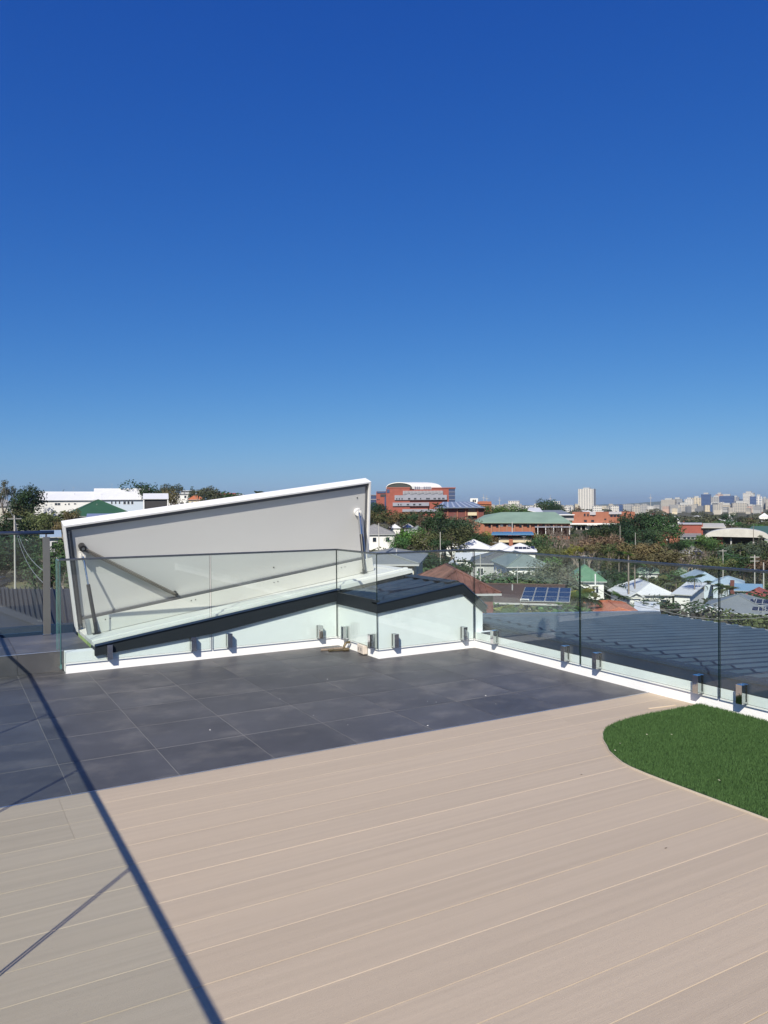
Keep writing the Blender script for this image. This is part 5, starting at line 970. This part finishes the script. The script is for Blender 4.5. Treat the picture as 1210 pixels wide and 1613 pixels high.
# trees one can pick out in the photograph: px, crown top, D, kind, colour, height, width factor
for a in [
 (7,755,250,'airy','grey green',13,.7),(46,760,235,'round','dark green',12,.72),(32,766,232,'round','dark green',10,.7),(224,755,262,'round','dark green',11,1.0),(238,763,255,'round','deep green',8,1),(258,761,300,'airy','grey green',12,1),(274,761,300,'airy','grey green',12,1),(266,768,285,'round','golden brown',8,1),(326,764,262,'airy','grey green',11,1.1),(336,767,258,'round','grey green',9,1),(303,766,330,'conifer','dark green',7,1),(358,772,270,'bush','deep green',5,1.5),(352,773,272,'bush','deep green',5,1.5),
 (12,806,150,'round','deep green',8,1.1),(22,833,128,'round','dark green',11,1.25),(-8,838,118,'round','dark green',11,1.2),(50,838,135,'round','mid green',8,1.2),(70,822,160,'round','olive green',7,1.1),(88,812,150,'airy','olive green',9,1),(98,818,140,'airy','golden brown',9,.9),(60,806,190,'round','olive green',6,1.2),(92,846,95,'airy','mid green',9,.9),(84,860,88,'round','deep green',8,1),(102,868,80,'airy','mid green',8,1),(45,858,122,'round','dark green',6,1.2),(62,866,116,'round','dark green',6,1.1),(110,800,175,'airy','golden brown',8,.9),(75,803,200,'bush','olive green',5,1.6),(25,800,210,'round','olive green',6,1.2),
 (588,790,430,'round','deep green',10,1.1),(597,792,420,'round','dark green',10,1),(584,803,300,'spread','golden brown',10,1),(612,802,290,'spread','olive green',11,1.1),(636,804,285,'spread','golden brown',10,1),(655,806,280,'spread','deep green',10,1),(646,829,190,'round','fresh green',8,1.15),(628,842,180,'round','mid green',6,1.1),(668,834,185,'round','olive green',7,1.1),
 (682,791,215,'tall','dark green',21,.75),(676,802,212,'airy','dark green',19,.8),(694,800,220,'airy','deep green',17,.9),(664,806,240,'airy','rusty brown',12,.8),(700,818,200,'round','dark green',12,1),(718,812,230,'round','deep green',10,1),(733,809,250,'round','grey green',9,1.1),(712,826,190,'round','olive green',10,1.1),(738,828,215,'round','olive green',8,1.0),(754,836,210,'round','dark green',7,1.0),(690,845,165,'airy','dark green',9,1.1),(668,862,140,'round','dark green',9,1.1),(688,872,130,'round','dark green',8,1.2),(650,866,135,'airy','deep green',8,1.1),(706,878,120,'round','dark green',6,1.1),(726,884,115,'airy','deep green',5,1.2),(640,878,120,'bush','deep green',4,1.3),
 (774,794,440,'round','fresh green',11,1.3),(798,792,440,'round','fresh green',12,1.3),(822,796,430,'round','mid green',10,1.3),(864,784,560,'round','deep green',14,1.35),(878,792,540,'round','dark green',10,1.2),(848,800,520,'round','deep green',8,1),(912,796,600,'airy','grey brown',8,1),
 (778,836,270,'spread','yellow green',7,1),(790,838,265,'round','olive green',7,1),(846,838,262,'spread','olive green',7,1.2),(866,826,245,'bare','grey brown',15,1.1),(848,842,235,'round','deep green',10,1.1),(884,828,240,'bare','grey brown',14,1),(900,840,235,'bare','rusty brown',11,1),(918,838,230,'bare','rusty brown',11,1),(890,862,210,'spread','olive green',7,1.1),(866,856,215,'round','olive green',9,1.1),(912,856,205,'airy','yellow green',8,1.1),(932,846,225,'bare','rusty brown',10,1),(776,846,240,'round','golden brown',5,1),
 (946,828,290,'round','dark green',11,1.1),(962,824,285,'tall','dark green',14,1.1),(978,818,300,'round','dark green',14,1.1),(998,805,340,'round','dark green',17,1.1),(1014,806,345,'spread','deep green',17,1),(1034,808,350,'spread','dark green',16,1),(1052,818,330,'round','mid green',11,1.2),(1008,828,270,'round','dark green',11,1.1),(1030,830,275,'round','deep green',11,1.1),(960,852,210,'tall','mid green',10,1.1),(980,856,205,'round','olive green',10,1.1),
 (1012,852,200,'spread','golden brown',9,1.1),(1036,854,205,'spread','rusty brown',9,1.1),(1056,860,200,'spread','golden brown',8,1.1),(1028,868,190,'spread','golden brown',7,1.2),(1090,868,195,'bare','grey brown',9,1.2),(1112,868,195,'bare','grey brown',9,1.2),(1124,874,190,'spread','olive green',7,1.1),(1112,840,290,'round','fresh green',7,1.2),(1128,846,270,'round','mid green',8,1),(1080,846,280,'round','mid green',6,1),(1066,848,275,'round','dark green',6,1),
 (1160,852,230,'round','grey green',11,1.2),(1182,852,225,'round','olive green',11,1.2),(1204,848,235,'airy','grey green',12,1.2),(1220,852,230,'round','grey green',12,1.2),(1150,868,210,'round','mid green',8,1.1),(1172,872,200,'round','deep green',9,1.1),(1196,870,200,'round','deep green',9,1.1),(1214,875,190,'spread','rusty brown',8,1.1),
 (1148,806,700,'round','dark green',14,1.1),(1104,814,560,'round','grey green',12,1.4),(1122,812,580,'round','deep green',12,1.3),(1150,818,520,'spread','mid green',9,1.4),(1170,812,560,'airy','grey green',12,1.4),(1186,816,520,'airy','olive green',11,1.4),(1206,820,480,'round','olive green',10,1.4),(1088,818,540,'round','deep green',9,1.4),
 (868,879,100,'round','grey green',5.5,1.0),(882,884,98,'round','grey green',5,1.0),(815,897,98,'bush','grey green',3,1.4),(832,901,97,'airy','grey green',3.5,1.2),(852,897,96,'bush','grey green',3.2,1.4),(797,899,98,'bush','mid green',3,1.4),(786,903,94,'bush','mid green',3,1.4),(872,905,92,'bush','grey green',3.0,1.5),(842,907,90,'bush','olive green',2.6,1.6),(820,910,90,'bush','mid green',2.6,1.6),
 (950,895,150,'round','dark green',7,1.2),(970,892,155,'round','deep green',8,1.2),(988,898,150,'round','mid green',7,1.2),(962,908,130,'round','dark green',5,1.3),(1020,904,150,'round','olive green',7,1.2),(1042,900,160,'round','mid green',7,1.2),(1060,906,150,'round','olive green',6,1.3),(1080,896,190,'round','mid green',8,1.2),(1102,890,200,'round','deep green',8,1.2),
 (1032,938,92,'round','dark green',4.5,1.2),(1020,944,88,'airy','grey green',4,1.2),(1050,942,90,'airy','grey brown',5.5,1.3),(1070,940,86,'round','deep green',5,1.2),(1064,958,78,'bush','grey brown',4,1.5),(1042,960,80,'bush','grey green',3,1.5),
 (1178,962,80,'spread','olive green',5,1.5),(1196,958,78,'spread','olive green',5,1.3),(1168,978,78,'bush','olive green',2.2,1.4),(1214,962,76,'spread','olive green',5,1.3),(1190,925,135,'bush','deep green',5,1.6),(1206,930,130,'bush','deep green',5,1.6),
 (936,938,84,'bush','olive green',4,1.6),(950,942,82,'bush','mid green',3.5,1.5),(962,946,80,'bush','mid green',3.5,1.5),(1000,948,80,'bush','grey green',3,1.5),(800,958,58,'bush','olive green',2.6,1.5),(826,952,58,'bush','mid green',2.2,1.6),(850,955,57,'bush','olive green',2,1.6),(872,956,57,'bush','mid green',2,1.6),(780,960,56,'bush','olive green',2.2,1.5),(895,955,58,'bush','mid green',2.4,1.6)]:
    tree(a[0],a[1],a[2],a[3],a[4],a[5],sx=a[6]*(1.25 if a[3] in('round','tall') else 1.1))
for a in [(788,944,56,'yellow green',5,.6),(804,950,55,'mid green',4.5,.6),(824,951,57,'grey green',4,.6),(868,954,56,'fresh green',4,.6),(897,945,62,'fresh green',3,.9),(912,925,75,'yellow green',5,1.0),(926,932,74,'mid green',5,1.0),(900,934,76,'olive green',4.5,1),(990,862,118,'fresh green',13,.55),(1000,880,130,'mid green',9,1),(975,866,190,'deep green',11,1),(962,862,195,'mid green',11,1),(1094,903,120,'deep green',8,1),(1137,920,128,'mid green',6,1),(1146,924,126,'olive green',5,1),(1108,914,130,'deep green',6,1),(1065,905,140,'grey green',7,1),(1048,908,140,'olive green',7,1),(978,930,95,'fresh green',4,.8),(1166,860,215,'grey green',12,1),(1186,862,215,'deep green',12,1),(688,790,230,'deep green',15,.9),(414,764,75,'deep green',6,.8),(434,763,75,'mid green',6,.7),(95,852,100,'mid green',8,.9),(830,880,140,'deep green',6,.8),(1056,916,132,'grey green',5,.9),(1200,842,300,'grey green',14,1)]:
    tree(a[0],a[1],a[2],'palm',a[3],a[4],sx=a[5])
# fill the suburb in between, leaving clear what the photograph shows clear
def ceil_(px): return float(np.interp(px,[-80,20,60,110,240,420,575,600,700,760,850,905,985,1060,1130,1290],[802,806,812,806,790,785,802,804,812,806,803,800,806,812,818,818]))
rs=random.Random(21); n=0; tries=0
while n<150 and tries<6000:
    tries+=1; px=rs.uniform(575,1260) if rs.random()<.82 else rs.uniform(-60,115); D=math.exp(rs.uniform(math.log(110),math.log(900)))
    if px<120 and D<170: continue
    kind=rs.choice(['round','round','round','spread','airy','tall','bare']); H=rs.uniform(6,12)
    p=at(px,800,D); g=gz(p.x,p.y); Z=D; topy=793+(605-px)*.00698+ (EYE-(g+H))*F/D + 4.2*0; hw=.42*H*F/D
    lo=max([ceil_(px)]+[k for (x0,x1,k,Dh) in HB if D<Dh+3 and px+hw>x0 and px-hw<x1])
    if any(abs(D-Dh-4)<9 and px+hw*.4>x0 and px-hw*.4<x1 for (x0,x1,k,Dh) in HB): continue
    if topy<lo: H-= (lo-topy)*D/F; topy=lo
    if H<3.2: continue
    tree(px,topy+ (at(px,topy,D).z-(g+H))*F/D,D,kind,rs.choice(['dark green','dark green','deep green','deep green','mid green','olive green','olive green','grey green','golden brown','rusty brown','fresh green']) if kind!='bare' else rs.choice(['grey brown','rusty brown']),H,sx=1.25); n+=1
put_trees()
# far suburb: tree mass and roofs too small and many to count
bl=[];vt=[]
for i in range(2600):
    px=rs.uniform(-120,1330); D=math.exp(rs.uniform(math.log(520),math.log(4200))); p=at(px,800,D); g=gz(p.x,p.y); r=rs.uniform(3,6)*(1+D/3500)
    if any(D<Dh and x0-3<px<x1+3 and 793+(605-px)*.007+(EYE-g-1.6*r)*F/D<k-4 for (x0,x1,k,Dh) in HB if Dh>500): continue
    if 793+(605-px)*.007+(EYE-g-1.7*r)*F/D< (793.5 if px>1030 else 795): continue
    bl.append(((p.x,p.y,g+r*.6),r))
out=[]
for c,r in bl:
    n_=70; d=rt.normal(size=(n_,3)); d/=np.linalg.norm(d,axis=1)[:,None]; d[:,2]=np.abs(d[:,2])*.9; q=np.array(c)+d*r*(.75+.35*rt.rand(n_))[:,None]*np.array([1.5,1.5,.9]); nn=d+.5*rt.normal(size=(n_,3)); nn/=np.linalg.norm(nn,axis=1)[:,None]
    t=np.cross(nn,rt.normal(size=(n_,3))); t/=np.linalg.norm(t,axis=1)[:,None]; b=np.cross(nn,t); s_=r*.24*(.6+.8*rt.rand(n_))[:,None]; out.append(np.stack([q-t*s_,q+b*s_*.6,q+t*s_,q-b*s_*.6],1))
fw=bpy.data.objects.new('far_woods',tris('far_woods',np.concatenate(out),mat('far_foliage',(.045,.062,.030),.8,var=.5,vscale=.02,col2=(.085,.085,.042)),quads=True)); COL.objects.link(fw); fw['kind']='stuff'
m=MB()
for i in range(900):
    px=rs.uniform(-100,1300); D=math.exp(rs.uniform(math.log(560),math.log(4200))); p=at(px,800,D); g=gz(p.x,p.y); w_=rs.uniform(8,18); h_=rs.uniform(4,8); d_=w_*.7
    if 793+(605-px)*.007+(EYE-g-h_-3)*F/D< 795: continue
    if any(D<Dh and x0-6<px<x1+6 and 793+(605-px)*.007+(EYE-g-h_-3)*F/D<k-3 for (x0,x1,k,Dh) in HB if Dh>500): continue
    MM=Matrix.Translation((p.x,p.y,g-1))@Matrix.Rotation(face_rz(p)+rs.uniform(-.8,.8),4,'Z')
    m.box(-w_/2,w_/2,-d_/2,d_/2,0,h_,m=rs.choice([0,0,1]),M=MM); k=rs.choice([2,2,3,4,5]); r=rs.uniform(1.5,2.6)
    m.raw([MM@Vector(v) for v in ((-w_/2-.5,-d_/2-.5,h_),(w_/2+.5,-d_/2-.5,h_),(w_/2+.5,d_/2+.5,h_),(-w_/2-.5,d_/2+.5,h_),(-w_*.2,0,h_+r),(w_*.2,0,h_+r))],[(0,1,5,4),(1,2,5),(2,3,4,5),(3,0,4)],k)
fh=m.build('far_roofs',[WB,CREAM,RWHITE,RORANGE,RGREY,RRED]); fh['kind']='stuff'
# garden growth: rough shrubs under the trees
out=[]
for i in range(1500):
    px=rs.uniform(560,1290) if rs.random()<.8 else rs.uniform(-80,125); D=math.exp(rs.uniform(math.log(95),math.log(620))); p=at(px,800,D); g=gz(p.x,p.y); r=rs.uniform(1.2,3.0)
    if px<130 and D<150: continue
    topy=793+(605-px)*.007+(EYE-g-1.5*r)*F/D
    if any(D<Dh+12 and x0-10<px<x1+10 and topy<k-1 for (x0,x1,k,Dh) in HB) : continue
    n_=110; d=rt.normal(size=(n_,3)); d/=np.linalg.norm(d,axis=1)[:,None]; d[:,2]=np.abs(d[:,2]); q=np.array((p.x,p.y,g))+d*r*(.7+.45*rt.rand(n_))[:,None]*np.array([1.6,1.6,1.2]); nn=d+.5*rt.normal(size=(n_,3)); nn/=np.linalg.norm(nn,axis=1)[:,None]
    t=np.cross(nn,rt.normal(size=(n_,3))); t/=np.linalg.norm(t,axis=1)[:,None]; b=np.cross(nn,t); s_=.30*(.6+.9*rt.rand(n_))[:,None]; out.append(np.stack([q-t*s_,q+b*s_*.6,q+t*s_,q-b*s_*.6],1))
gg=bpy.data.objects.new('garden_shrubs',tris('garden_shrubs',np.concatenate(out),mat('shrub_foliage',(.038,.060,.024),.8,var=.5,vscale=.06,col2=(.085,.092,.038)),quads=True)); COL.objects.link(gg); gg['kind']='stuff'
